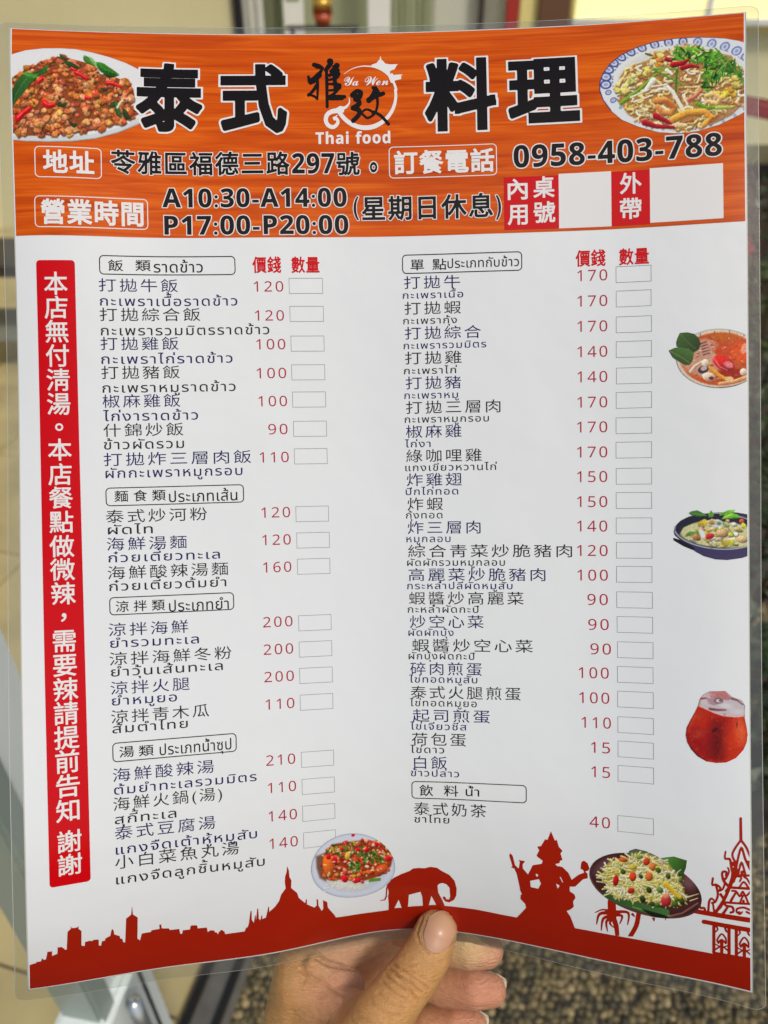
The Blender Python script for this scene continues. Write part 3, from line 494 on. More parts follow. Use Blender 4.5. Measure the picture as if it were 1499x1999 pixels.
q.noise(.08); q.out('pork', "printed photo of fried minced meat with basil and chilli on a white plate")

# stir-fried noodles on a blue rimmed plate
q = Pic(1499, 1008, 5.4)
PR = [(40, 600), (42, 520), (75, 430), (150, 330), (250, 240), (400, 160), (580, 95), (780, 58), (1000, 48), (1200, 62), (1380, 100), (1560, 170), (1620, 400), (1560, 700), (1400, 800), (1200, 890), (1000, 945), (820, 968), (620, 960), (420, 915), (260, 860), (150, 780), (75, 690)]
q.poly(PR, (222, 226, 226), solid=True)
cx, cy = 850, 508
for k in range(64):
    t = 2 * math.pi * k / 34 + .1
    if k >= 34: break
    for (rx, ry, wd, c) in ((775, 425, 1, (84, 100, 160)),):
        x = cx + rx * math.cos(t) * .965; y = cy + ry * math.sin(t) * .955
        near = math.cos(t - math.radians(200)); s_ = 46 * (1 if math.sin(t) < .25 else .55)
        col = (70, 84, 146) if near > .2 else (120, 134, 184)
        if math.sin(t) > .45: col = (90, 96, 120); s_ = 14
        q.ell(x, y, s_ * 1.25, s_ * .95, math.degrees(t), col); q.ell(x, y, s_ * .85, s_ * .62, math.degrees(t), (206, 212, 226)); q.ell(x, y, s_ * .45, s_ * .3, math.degrees(t), (148, 158, 196))
        for _ in range(3):
            tt = t + random.uniform(-.09, .09); q.ell(cx + 680 * math.cos(tt), cy + 372 * math.sin(tt), 7, 5, 0, (96, 108, 130))
q.stroke([(1300, 70), (1000, 50), (780, 60), (580, 97), (400, 162), (250, 244), (150, 332), (75, 432), (44, 522), (42, 600), (75, 690), (150, 780)], 10, 16, (40, 50, 104), shade=0)
q.ell(860, 520, 660, 385, 0, (226, 228, 220), soft=3)
q.ell(860, 545, 640, 380, 0, (206, 206, 190), soft=6, op=.5)
FD = [(240, 480), (300, 380), (520, 300), (620, 210), (760, 190), (850, 140), (960, 170), (1120, 210), (1300, 260), (1420, 430), (1450, 600), (1420, 700), (1250, 790), (1120, 880), (950, 930), (780, 940), (560, 900), (430, 870), (310, 800), (240, 700), (230, 600)]
q.poly(FD, (176, 128, 70), soft=4)
for x, y in scatter(FD, 300):
    t = random.uniform(0, 6.28); L = random.uniform(60, 150); b_ = random.uniform(-2.2, 2.2)
    P_ = [(x + L * math.cos(t + b_ * k / 4) * (k / 4 - .5), y + .7 * L * math.sin(t + b_ * k / 4) * (k / 4 - .5)) for k in range(5)]
    c = random.choice([(236, 214, 160), (226, 190, 128), (242, 228, 190), (214, 164, 100), (232, 202, 146), (186, 126, 70), (238, 206, 120)])
    w9 = random.choice((14, 20, 30)); q.stroke([(a_ + 4, b2 + 9) for a_, b2 in P_], w9, w9, (104, 62, 26), shade=0, op=.5, soft=2.5); q.stroke(P_, w9, w9 * .8, jit(c, .08), shade=.35, soft=1.8)
for x, y, n_, s_, c in ((350, 490, 9, 60, (240, 214, 120)), (460, 410, 5, 45, (240, 206, 110)), (620, 260, 7, 50, (240, 204, 110)), (600, 310, 4, 40, (226, 150, 60)), (1180, 540, 7, 45, (240, 184, 100)), (1290, 580, 12, 60, (236, 190, 60)), (1320, 500, 5, 40, (240, 206, 90)), (270, 600, 4, 30, (220, 200, 110))):
    for _ in range(n_): q.chunk(x + random.gauss(0, s_), y + random.gauss(0, s_ * .6), random.uniform(20, 46), jit(c, .10), n=9)
for x, y in scatter([(760, 200), (960, 170), (1110, 200), (1240, 280), (1400, 380), (1420, 500), (1330, 420), (1220, 500), (1120, 560), (1060, 600), (1030, 480), (1060, 380), (900, 300), (760, 300)], 150):
    t = random.uniform(0, 3.14); L = random.uniform(25, 75); c = random.choice([(48, 104, 26), (70, 130, 34), (36, 76, 24), (110, 160, 50), (60, 112, 40)])
    q.leaf([(x - L * math.cos(t), y - L * math.sin(t)), (x + L * math.cos(t), y + L * math.sin(t))], random.uniform(14, 34), jit(c, .15), vein=False)
for P_, w_, c in (([(250, 715), (420, 600), (560, 480), (600, 440)], 34, (110, 156, 44)), ([(570, 390), (700, 460), (860, 545)], 26, (104, 150, 50)), ([(580, 385), (800, 385)], 26, (120, 164, 60)), ([(795, 400), (785, 640)], 26, (70, 120, 40)), ([(1160, 180), (1230, 260), (1340, 400), (1440, 560)], 16, (96, 140, 50)), ([(1380, 360), (1430, 520)], 14, (90, 130, 50)),
                  ([(990, 710), (1080, 750), (1180, 740)], 44, (110, 150, 40)), ([(1180, 745), (1340, 735)], 36, (170, 190, 90)), ([(1130, 330), (1260, 260)], 18, (86, 130, 44)), ([(1180, 430), (1300, 300)], 18, (110, 160, 60)),
                  ([(690, 550), (760, 610), (870, 790)], 44, (236, 230, 210)), ([(570, 500), (500, 590)], 60, (236, 228, 204)), ([(700, 400), (750, 440)], 36, (236, 230, 214)), ([(860, 640), (900, 720)], 30, (236, 224, 196)), ([(500, 230), (560, 250)], 20, (60, 90, 40))): q.stroke(P_, w_, w_ * .7, c, shade=.3)
for P_, w_ in (([(480, 880), (600, 910), (780, 915)], 52), ([(590, 820), (660, 850), (740, 880)], 56), ([(700, 290), (740, 310)], 50), ([(760, 350), (860, 330), (900, 300)], 60), ([(850, 380), (930, 360), (1000, 370)], 50)): q.stroke(P_, w_, w_ * .5, (160, 22, 36), shade=.45)
for P_, w_, c in (([(590, 690), (680, 680), (770, 740), (740, 800), (660, 790), (610, 740)], 60, (214, 140, 70)), ([(760, 850), (900, 790), (1060, 780), (1130, 830), (1060, 890)], 64, (228, 156, 60)), ([(910, 680), (980, 640), (1030, 590)], 40, (214, 120, 90)), ([(800, 900), (880, 900)], 50, (230, 190, 130)), ([(1080, 640), (1150, 620), (1210, 660), (1180, 710), (1100, 690)], 44, (240, 190, 120)), ([(560, 560), (700, 540)], 20, (240, 220, 180)), ([(350, 660), (520, 590)], 18, (240, 226, 186)), ([(380, 700), (560, 640)], 16, (244, 230, 200))): q.stroke(P_, w_, w_ * .8, c, shade=.4)
q.ell(720, 720, 60, 34, 20, (176, 96, 40), soft=4, op=.8); q.stroke([(1130, 860), (1300, 790), (1430, 680)], 60, 40, (150, 84, 30), shade=.2, op=.6)
q.noise(.07); q.out('noodle', "printed photo of fried noodles with greens and prawns on a blue rimmed plate")

# orange soup with two leaves
q = Pic(1499, 1166, 8.5)
q.ell(950, 580, 700, 480, 0, (206, 196, 178), solid=True); q.stroke([(280, 760), (380, 900), (600, 1020), (900, 1062), (1200, 1020), (1400, 930)], 14, 14, (96, 84, 84), shade=0)
q.ell(950, 580, 680, 462, 0, (224, 206, 178)); q.ell(960, 590, 640, 430, 0, (198, 84, 34), soft=3)
for x, y in ((640, 180), (870, 140), (1115, 130), (1345, 165)): q.stroke([(x, y), (x + 5, y + 60)], 16, 10, (90, 90, 100), shade=0)
q.ell(640, 620, 330, 250, 20, (206, 160, 136), soft=8, op=.9); q.ell(760, 350, 160, 90, 10, (206, 150, 130), soft=5, op=.9); q.ell(1080, 470, 200, 120, 0, (206, 74, 30), soft=5)
q.ell(1300, 480, 160, 160, 0, (232, 84, 20), soft=6); q.ell(1150, 850, 240, 110, 0, (160, 36, 16), soft=6); q.ell(1000, 230, 240, 60, 0, (196, 96, 30), soft=5)
for k in range(110):
    x = random.uniform(400, 1380); y = random.uniform(200, 960)
    if ((x - 950) / 600) ** 2 + ((y - 590) / 400) ** 2 < 1: q.stroke([(x, y), (x + random.uniform(-60, 60), y + random.uniform(-30, 30))], random.uniform(8, 26), 6, random.choice([(240, 200, 160), (214, 90, 40), (150, 40, 20), (236, 140, 60), (246, 226, 200), (120, 50, 40)]), op=.7, shade=.2)
for k in range(5): q.stroke([(650 + 10 * k, 340 + 45 * k), (740 + 15 * k, 310 + 45 * k)], 22, 14, (110, 62, 70), shade=0)
q.ell(1020, 660, 190, 110, 25, (206, 30, 30), shade=.3); q.ell(1100, 680, 80, 50, 20, (232, 130, 130), soft=3); q.stroke([(850, 560), (960, 720), (1080, 770)], 30, 16, (240, 150, 150), op=.6)
q.stroke([(800, 740), (950, 860), (1060, 920)], 70, 60, (228, 150, 50), shade=.35); q.ell(1110, 910, 70, 36, 0, (240, 196, 140))
q.stroke([(480, 800), (560, 700), (660, 640)], 50, 40, (226, 190, 160), shade=.35); q.ell(690, 760, 90, 60, -20, (60, 56, 56)); q.ell(700, 740, 56, 36, -20, (206, 170, 170)); q.ell(780, 880, 110, 70, 10, (226, 190, 166), shade=.4); q.ell(820, 900, 40, 26, 0, (90, 46, 30)); q.ell(720, 650, 60, 60, 0, (240, 220, 190), shade=.3)
q.stroke([(950, 990), (1200, 950), (1390, 880)], 50, 60, (236, 170, 110), shade=.3); q.ell(1340, 800, 60, 60, 0, (236, 206, 180), shade=.4); q.ell(1350, 420, 50, 90, 20, (250, 190, 170), op=.7)
GL = (56, 84, 40)
q.poly([(310, 165), (430, 155), (540, 180), (610, 240), (650, 340), (620, 430), (540, 480), (430, 470), (330, 430), (255, 380), (250, 310), (275, 240)], GL, solid=True, grad=(-.35, -.2)); q.stroke([(320, 180), (420, 300), (560, 420)], 12, 8, (96, 124, 70), shade=0)
q.poly([(125, 450), (230, 405), (330, 400), (450, 420), (540, 490), (520, 600), (480, 680), (400, 690), (300, 640), (190, 560)], (66, 96, 44), solid=True, grad=(.2, -.4)); q.stroke([(150, 460), (330, 560), (480, 660)], 12, 8, (120, 146, 84), shade=0)
q.noise(.06); q.out('soup', "printed photo of orange seafood soup with two green leaves")

# green curry in a dark pan
q = Pic(1499, 1058, 8.5)
q.poly([(135, 500), (150, 420), (250, 320), (400, 240), (600, 195), (850, 178), (1200, 180), (1560, 240), (1560, 880), (1300, 960), (1050, 995), (850, 985), (650, 930), (500, 850), (380, 740), (250, 660), (150, 570)], (58, 52, 84), solid=True, grad=(0, .3))
q.poly([(125, 615), (260, 660), (400, 730), (500, 800), (470, 830), (300, 760), (130, 660)], (24, 26, 34), solid=True)
q.ell(900, 500, 760, 315, 4, (200, 206, 214)); q.ell(905, 500, 745, 300, 4, (34, 36, 48)); q.ell(930, 560, 700, 225, 4, (206, 202, 150), soft=3)
q.poly([(150, 480), (230, 560), (300, 440), (600, 300), (600, 215), (300, 290)], (36, 38, 52), op=.9)
for k in range(90):
    x = random.uniform(420, 1430); y = random.uniform(290, 760)
    if ((x - 950) / 560) ** 2 + ((y - 540) / 230) ** 2 < 1: q.chunk(x, y, random.uniform(26, 70), jit(random.choice([(206, 190, 130), (224, 212, 170), (170, 150, 80), (206, 170, 120), (130, 130, 60), (236, 230, 206), (186, 180, 70)]), .08), flat=.6)
for P_, c in (([(540, 350), (660, 290), (730, 330), (720, 400), (560, 420)], (200, 180, 60)), ([(950, 660), (1180, 620), (1170, 700), (1060, 760), (950, 740)], (190, 180, 50)), ([(970, 640), (1180, 605), (1190, 640), (1000, 670)], (236, 232, 200))): q.poly(P_, c, grad=(.2, -.3))
q.ell(750, 590, 82, 50, -15, (196, 40, 40), shade=.5); q.ell(1300, 330, 44, 40, 0, (214, 80, 50), shade=.4); q.ell(850, 480, 40, 34, 0, (150, 150, 50), shade=.4)
q.stroke([(1020, 380), (1100, 490), (1190, 600)], 22, 18, (150, 140, 60)); q.ell(910, 370, 66, 60, 0, (206, 216, 206), soft=3); q.ell(910, 370, 40, 30, 0, (96, 130, 110), soft=3); q.ell(620, 540, 46, 90, -30, (226, 228, 220), soft=3)
q.ell(960, 540, 110, 70, 10, (206, 170, 120), shade=.4, rim=.2); q.ell(1310, 640, 110, 60, 0, (216, 186, 130), shade=.4, rim=.2); q.ell(520, 620, 80, 46, 15, (160, 110, 60), shade=.4)
for P_, w_, c in (([(390, 190), (520, 150), (700, 240)], 110, (70, 130, 44)), ([(740, 260), (770, 130), (820, 250)], 80, (96, 150, 40)), ([(920, 230), (1060, 150), (1190, 140)], 90, (104, 176, 40)), ([(960, 290), (1100, 230), (1240, 230)], 80, (140, 196, 60)), ([(1080, 280), (1180, 240), (1290, 270)], 80, (96, 166, 40)), ([(320, 600), (420, 530), (530, 520)], 60, (84, 130, 40)), ([(400, 650), (460, 690), (540, 700)], 50, (96, 110, 100)), ([(1290, 420), (1380, 400)], 110, (190, 200, 60))):
    q.leaf(P_, w_, c)
for P_ in ([(390, 190), (440, 150), (540, 140), (620, 180), (700, 240), (560, 250), (440, 230)], [(740, 220), (770, 135), (815, 200), (810, 260), (750, 260)], [(930, 200), (1060, 140), (1190, 135), (1160, 190), (1000, 240)]): q.F = np.minimum(q.F, (lambda p: (lambda t: t)(p))(np.where(np.zeros_like(q.F, bool), 0, 99.)))
q.poly([(390, 190), (440, 155), (540, 140), (620, 180), (690, 235), (560, 250), (440, 225)], (66, 122, 44), solid=True, grad=(.2, -.3)); q.poly([(745, 220), (770, 135), (810, 200), (800, 262), (752, 262)], (92, 146, 40), solid=True); q.poly([(930, 205), (1060, 143), (1190, 135), (1150, 190), (1000, 240)], (104, 172, 44), solid=True, grad=(.2, -.3))
q.stroke([(1010, 215), (1180, 145)], 7, 4, (180, 210, 120), shade=0); q.stroke([(430, 190), (680, 230)], 7, 4, (140, 180, 110), shade=0)
q.noise(.06); q.out('curry', "printed photo of green curry in a dark blue pan with a handle")

# iced tea in a round glass
q = Pic(1499, 1654, 11)
BD = [(390, 430), (330, 560), (240, 720), (160, 880), (140, 1040), (170, 1180), (250, 1320), (380, 1460), (560, 1560), (760, 1590), (960, 1575), (1150, 1490), (1300, 1330), (1370, 1180), (1388, 1020), (1370, 880), (1330, 700), (1325, 600), (1335, 440), (1270, 330), (1080, 265), (940, 140), (620, 145), (500, 210), (430, 290)]
q.poly(BD, (180, 30, 10), solid=True)
q.poly([(140, 1040), (170, 1180), (250, 1320), (380, 1460), (560, 1560), (760, 1590), (700, 1300), (400, 900)], (140, 8, 6), soft=40, op=.8)
q.ell(800, 1150, 170, 420, 0, (96, 4, 4), soft=22, op=.9); q.ell(1120, 1150, 200, 330, 0, (206, 52, 10), soft=26, op=.9); q.ell(1250, 950, 100, 260, -8, (230, 104, 54), soft=16, op=.9); q.ell(400, 1000, 120, 80, -20, (180, 60, 44), soft=14, op=.7); q.ell(420, 640, 120, 160, 20, (190, 50, 10), soft=16, op=.8)
q.stroke([(500, 1540), (800, 1575), (1100, 1500), (1300, 1310)], 46, 30, (214, 40, 6), shade=0, soft=5, op=.8)
q.stroke([(200, 1250), (380, 1450), (560, 1550)], 20, 16, (56, 0, 0), shade=0, soft=3); q.ell(720, 925, 60, 26, -30, (60, 4, 4), soft=3); q.ell(1170, 820, 16, 50, 0, (120, 30, 20), soft=2)
q.poly([(400, 430), (430, 290), (500, 210), (620, 145), (940, 140), (1080, 265), (1270, 330), (1335, 440), (1320, 640), (1150, 665), (900, 640), (700, 580), (520, 490)], (196, 186, 188))
q.poly([(600, 160), (930, 145), (1060, 280), (1000, 330), (640, 270)], (186, 110, 108), op=.9); q.poly([(560, 290), (880, 270), (900, 380), (700, 430), (580, 380)], (170, 140, 146)); q.ell(800, 335, 90, 60, 0, (120, 90, 96), soft=2); q.ell(800, 335, 56, 34, 0, (214, 206, 206), soft=2); q.ell(830, 330, 24, 20, 0, (90, 60, 64))
q.stroke([(620, 500), (780, 520), (940, 520)], 50, 30, (120, 60, 70), soft=3); q.stroke([(1060, 290), (1180, 330), (1290, 420)], 50, 26, (130, 90, 94)); q.stroke([(450, 290), (560, 280)], 40, 26, (170, 60, 56)); q.stroke([(400, 440), (700, 570), (900, 640), (1150, 665), (1310, 650)], 16, 16, (240, 190, 170), shade=0); q.ell(950, 440, 120, 50, 10, (220, 216, 216), soft=6, op=.8)
q.stroke([(420, 420), (440, 300)], 10, 8, (130, 110, 112), shade=0); q.ell(640, 215, 60, 34, 10, (214, 160, 156), soft=5, op=.8); q.ell(1180, 560, 110, 40, 5, (222, 212, 210), soft=8, op=.8); q.ell(520, 370, 70, 40, 0, (210, 196, 198), soft=6, op=.8); q.stroke([(330, 640), (250, 800), (200, 960)], 26, 14, (216, 110, 80), shade=0, soft=7, op=.55)
q.stroke([(1325, 640), (1330, 440), (1290, 350)], 12, 10, (96, 80, 80), shade=0)
for k in range(110):
    x, y = random.uniform(180, 1360), random.uniform(600, 1540)
    if ((x - 765) / 580) ** 2 + ((y - 1050) / 500) ** 2 < 1: q.ell(x, y, random.uniform(5, 16), random.uniform(5, 20), random.uniform(0, 180), random.choice([(226, 70, 30), (120, 12, 4), (240, 120, 80), (180, 40, 20)]), soft=3, op=.35)
q.noise(.04); q.out('drink', "printed photo of orange red iced tea in a round glass")

# fried fish with herbs and rice
q = Pic(1499, 1166, 8.5)
q.ell(745, 598, 682, 520, -4, (188, 196, 214), solid=True); q.ell(745, 590, 655, 495, -4, (206, 212, 224), soft=3); q.ell(740, 600, 560, 420, -4, (196, 202, 216), soft=5)
q.poly([(140, 420), (260, 380), (300, 700), (320, 830), (200, 760), (150, 600)], (120, 84, 66), soft=5)
q.ell(640, 880, 330, 90, 8, (206, 204, 190), soft=4)
for k in range(170): x = random.gauss(640, 170); y = random.gauss(890, 45); q.stroke([(x, y), (x + random.uniform(-26, 26), y + random.uniform(-14, 14))], 12, 9, jit((232, 230, 220), .06), op=.9); 
FP = [(230, 560), (250, 400), (400, 240), (700, 200), (900, 170), (1150, 180), (1320, 270), (1390, 420), (1360, 560), (1250, 700), (1050, 790), (850, 840), (560, 800), (330, 790), (250, 700)]
q.poly(FP, (150, 60, 28), soft=3)
for x, y in sorted(scatter(FP, 240), key=lambda p: p[1]):
    c = random.choice([(214, 98, 36), (196, 62, 30), (226, 130, 60), (206, 60, 40), (240, 180, 130), (160, 40, 30)]); q.chunk(x, y, random.uniform(24, 50), jit(c, .08)); continue
    t = random.uniform(0, 3.14); L = random.uniform(10, 50); q.stroke([(x - L * math.cos(t), y - L * math.sin(t)), (x + L * math.cos(t), y + L * math.sin(t))], random.uniform(16, 34), 12, jit(c, .1), shade=.35)
q.ell(340, 580, 90, 190, -8, (224, 106, 34), shade=.3, rim=.2); q.ell(1200, 620, 120, 70, -30, (220, 90, 40), shade=.3, rim=.2)
for P_, n_ in (([(380, 250), (760, 200), (900, 260), (960, 330), (700, 460), (450, 420), (250, 380)], 90), ([(800, 380), (1050, 330), (1240, 380), (1220, 520), (950, 540), (820, 470)], 110), ([(640, 520), (820, 480), (900, 640), (830, 710), (680, 640)], 60), ([(1250, 270), (1350, 300), (1380, 360)], 8)):
    for x, y in scatter(P_, n_):
        t = random.uniform(0, 3.14); L = random.uniform(12, 40); q.leaf([(x - L * math.cos(t), y - L * math.sin(t)), (x + L * math.cos(t), y + L * math.sin(t))], random.uniform(14, 30), jit(random.choice([(56, 92, 34), (40, 66, 30), (90, 130, 50), (70, 120, 40)]), .15), vein=False)
for x, y, rx, ry in ((950, 320, 56, 40), (600, 790, 50, 60), (800, 820, 66, 40), (820, 320, 40, 36), (440, 480, 46, 60), (560, 310, 30, 24), (1320, 440, 50, 40), (1120, 230, 30, 40), (740, 100, 30, 22), (340, 430, 40, 40)): q.ell(x, y, rx, ry, random.uniform(-30, 30), (206, 24, 36), shade=.4)
for k in range(40): x, y = random.choice(scatter(FP, 3)); q.ell(x, y, random.uniform(14, 30), 12, random.uniform(0, 180), (240, 210, 170), shade=.3, op=.85)
q.ell(650, 410, 40, 60, 20, (230, 180, 70), shade=.3); q.poly([(990, 790), (1190, 770), (1190, 820), (1000, 850)], (96, 140, 40))
q.noise(.04); q.out('rice', "printed photo of fried fish with herbs and rice on a pale plate")

# green papaya salad on a brown wooden plate
q = Pic(1499, 1187, 6.4)
q.ell(742, 545, 712, 345, 18, (96, 56, 52), solid=True); q.ell(745, 535, 700, 330, 18, (66, 34, 34)); q.ell(745, 520, 660, 300, 18, (74, 40, 40), soft=6)
q.stroke([(70, 470), (130, 590), (260, 710), (450, 820), (700, 910), (1000, 925), (1200, 870), (1380, 750)], 26, 20, (140, 92, 80), shade=.2, soft=2)
q.ell(240, 300, 130, 60, -30, (120, 90, 100), soft=14, op=.6); q.ell(1280, 500, 90, 80, 30, (130, 96, 96), soft=14, op=.7); q.ell(1290, 430, 40, 40, 0, (150, 66, 40), soft=8, op=.6)
q.poly([(560, 130), (640, 110), (760, 140), (900, 200), (960, 260), (700, 260), (540, 190)], (96, 112, 84), solid=True, grad=(0, .3))
q.poly([(930, 225), (1100, 210), (1255, 258), (1240, 350), (1200, 440), (1060, 330)], (66, 112, 44), solid=True, grad=(-.5, -.3)); q.poly([(1060, 330), (1200, 440), (1180, 560), (1120, 480)], (34, 58, 30))
q.poly([(230, 610), (470, 680), (760, 760), (1040, 830), (1050, 900), (800, 890), (600, 830), (350, 740), (240, 670)], (60, 100, 50), grad=(.2, .2)); q.stroke([(600, 800), (900, 890), (1050, 905)], 8, 6, (150, 180, 110), shade=0)
q.poly([(700, 820), (1000, 900), (1050, 935), (850, 935)], (22, 26, 22), op=.9)
SP = [(200, 420), (300, 250), (560, 200), (640, 150), (850, 190), (1010, 260), (1150, 420), (1220, 600), (1240, 730), (1040, 790), (800, 740), (600, 720), (450, 690), (300, 640), (270, 520)]
q.poly(SP, (176, 160, 80), soft=3)
for x, y in sorted(scatter(SP, 420), key=lambda p: p[1] + random.uniform(-150, 150)):
    t = random.gauss(.4, .8); L = random.uniform(70, 190); b_ = random.uniform(-1, 1)
    P_ = [(x + L * math.cos(t + b_ * k / 3) * (k / 3 - .5), y + L * .7 * math.sin(t + b_ * k / 3) * (k / 3 - .5)) for k in range(4)]
    q.stroke([(a_ + 3, c_ + 6) for a_, c_ in P_], 20, 12, (120, 104, 44), shade=0, op=.45, soft=2.5); q.stroke(P_, 20, 8, jit(random.choice([(236, 232, 160), (226, 216, 120), (244, 242, 206), (210, 196, 90), (232, 226, 186)]), .06), shade=.3)
for P_ in ([(150, 480), (260, 500)], [(200, 320), (300, 340)], [(190, 400), (260, 440)], [(1240, 680), (1390, 640)], [(1290, 720), (1380, 690)], [(560, 200), (570, 260)], [(760, 170), (770, 230)], [(620, 700), (600, 770)], [(1000, 560), (1060, 720)], [(1200, 560), (1150, 640)]): q.stroke(P_, 14, 8, (230, 222, 160))
for x, y, rx, ry, an, c in ((390, 475, 36, 66, 8, (196, 26, 30)), (600, 430, 44, 56, 0, (226, 70, 30)), (800, 430, 44, 56, 0, (224, 110, 50)), (580, 600, 46, 34, -20, (196, 40, 40)), (1005, 720, 62, 72, 0, (206, 50, 54)), (1010, 670, 40, 40, 0, (230, 130, 110)), (770, 260, 40, 46, 30, (206, 60, 40)), (480, 232, 60, 26, 10, (214, 90, 50)), (840, 320, 40, 50, 0, (216, 120, 60)), (680, 205, 46, 24, 0, (130, 150, 50)), (600, 320, 50, 30, 0, (206, 180, 60))): q.ell(x, y, rx, ry, an, c, shade=.4, rim=.2)
for x, y, r in ((1110, 760, 46), (1190, 720, 44), (1130, 700, 34), (720, 700, 44), (840, 760, 36), (900, 770, 34), (700, 430, 30), (480, 370, 36), (910, 360, 36), (1030, 430, 36), (1180, 480, 30), (800, 590, 40), (930, 590, 44)): q.ell(x, y, r, r * .8, random.uniform(0, 90), jit((70, 92, 34), .2), shade=.45, rim=.2)
q.stroke([(1000, 520), (1080, 600), (1170, 680)], 60, 40, (220, 180, 50), shade=.35); q.stroke([(780, 350), (880, 410), (960, 450)], 34, 20, (236, 224, 150)); q.stroke([(720, 520), (850, 560), (900, 620)], 16, 12, (240, 234, 180)); q.stroke([(640, 520), (760, 500), (960, 480)], 20, 14, (232, 220, 130))
q.noise(.04); q.out('salad', "printed photo of green papaya salad on a brown wooden plate")

# ------------------------------------------------------------------ lettering and line art
def T(name, e, m, layer, gy, em, space=.1, off=0., n=64, table=None, parent=SHEET, extra=None, cut=.28):
    u0, u1, v, h = e[2:6]
    V, f = layout(e[1], u0, u1, gy, h / em, space, off, n, table); V = V + [0, v]
    o = print_mesh(name, V, f, m, layer, parent, cut=cut if not off else None)
    if extra:
        V, f = layout(e[1], u0 - .01, u1 + .01, gy, h / em, space, off + extra[1], n, table)
        # keep both layers registered: same pen origin and scale
        V0, _ = layout(e[1], u0, u1, gy, h / em, space, off, n, table)
        k = (u1 - u0 + 2 * extra[1] * h / em) / (V[:, 0].max() - V[:, 0].min()); V = (V - [V[:, 0].mean() * 0 + V[:, 0].min(), 0]) * [k, 1] + [u0 - extra[1] * h / em, v]
        print_mesh(name + "_outline", V, f, extra[0], layer - 1, parent, cut=None)
    return o
CY = .375
for e in D['T']:
    k = e[0]
    if k[0] == 'c': T("dish_name", e, M_NAVY if k[1] == 'n' else M_TXT, 1, CY, .93, .12)
    elif k[0] == 't': T("thai_dish_name", e, M_NAVY if k[1] == 'n' else M_TXT, 1, 0., .56, .07, off=.005, n=52)
    elif k == 'p': T("price", e, M_PRICE, 1, .36, .74, .12, table=ML)
    elif k == 'q': T("column_heading", e, M_RED, 1, CY, .95, .03, off=.02, n=56)
for e in D['B']: ring("tick_box", e[1], e[2], e[3] - e[4] / 2, e[3] + e[4] / 2, .004, .012, M_GREY, 1, seg=.3)
for fr, ts in D['S']:
    o = ring("section_frame", fr[0], fr[1], fr[2] - fr[3] / 2, fr[2] + fr[3] / 2, .13, .028, M_BLK, 1)
    for e in ts:
        if e[0] == 'hc': T("section_title", e, M_BLK, 1, CY, .93, .3, off=.006, n=60)
        else: T("thai_section_title", e, M_BLK, 1, 0., .56, .02, off=.004, n=52)
b0, b1, t0, t1 = D['bar']
XS = np.arange(b0 - .1, b1 + .1, .06); YS = np.arange(t0 - .1, t1 + .1, .1)
field_part("notice_bar", lambda X, Y: rbox(X, Y, b0, b1, t0, t1, .1), b0 - .05, b1 + .1, t0 - .05, t1 + .1, .045, M_RED, 1)
VV = []; VF = []; n0 = 0
bc = (b0 + b1) / 2
for ch, u, v in D['V']:
    vv, ff, _, _ = bold(ch, .012, 56); sc = .69
    cx = .5 if ch not in "。，" else (vv[:, 0].min() + vv[:, 0].max()) / 2; cyy = CY if ch not in "。，" else (vv[:, 1].min() + vv[:, 1].max()) / 2
    VV.append(np.stack([(vv[:, 0] - cx) * sc + bc, -(vv[:, 1] - cyy) * sc + v], 1)); VF += [[t + n0 for t in f] for f in ff]; n0 += len(vv)
print_mesh("notice_lettering", np.concatenate(VV), VF, M_WHT, 2, SHEET, cut=None)
for r in D['R']: rect("table_number_cell" if r[0] == 'w' else "table_heading_cell", r[1], r[2], r[3] - r[4] / 2 , r[3] + r[4] / 2, M_WHT if r[0] == 'w' else M_RED, 2)
for f in D['F']: ring("header_frame", f[1], f[2], f[3] - f[4] / 2, f[3] + f[4] / 2, .14, .026, M_WHT, 2)
for e in D['Hd']:
    k = e[0]
    if k == 'ti': T("title_lettering", e, M_BLK, 4, CY, .97, 0, off=.036, n=96, extra=(M_WHT, .024))
    elif k == 'wb': T("white_header_lettering", e, M_WHT, 3, CY, .96, .04, off=.026, n=64)
    elif k == 'wr': T("cell_lettering", e, M_WHT, 3, CY, .96, .04, off=.02, n=64)
    elif k == 'ho': T("header_lettering", e, M_BLK, 4, CY if e[1] != '。' else .08, .96 if e[1] != '。' else .25 * 92 / 30., .06, off=.02, n=64, extra=(M_WHT, .034))
    elif k == 'hn': T("header_number", e, M_BLK, 4, .36 if e[1][0] == '0' else 0., .714, .03, off=.006, n=64, table=MB, extra=(M_WHT, .038))
    elif k == 'hp': T("header_lettering", e, M_BLK, 4, .3, 1.0, .03, off=.02, n=64, extra=(M_WHT, .036))
    elif k == 'tf': T("logo_caption", e, M_WHT, 3, 0., .76, .05, off=.012, n=64, table=MB)
    elif k == 'ya': T("logo_script", e, M_WHT, 3, 0., .72, .02, off=.006, n=90, table=MS)

# red skyline
def loops_mesh(name, loops, m, layer):
    tri = tessellate_polygon([[Vector((x, y, 0)) for x, y in l] for l in loops]); V = [p for l in loops for p in l]
    return print_mesh(name, V, [t for t in tri], m, layer, SHEET)
sil = D['sil']; sil[0][0] = E_
loops_mesh("skyline_print", [sil + [[PW - E_, sil[-1][1]], [PW - E_, PH - .04], [E_, PH - .04]]] + D['holes'], M_BRICK, 1)

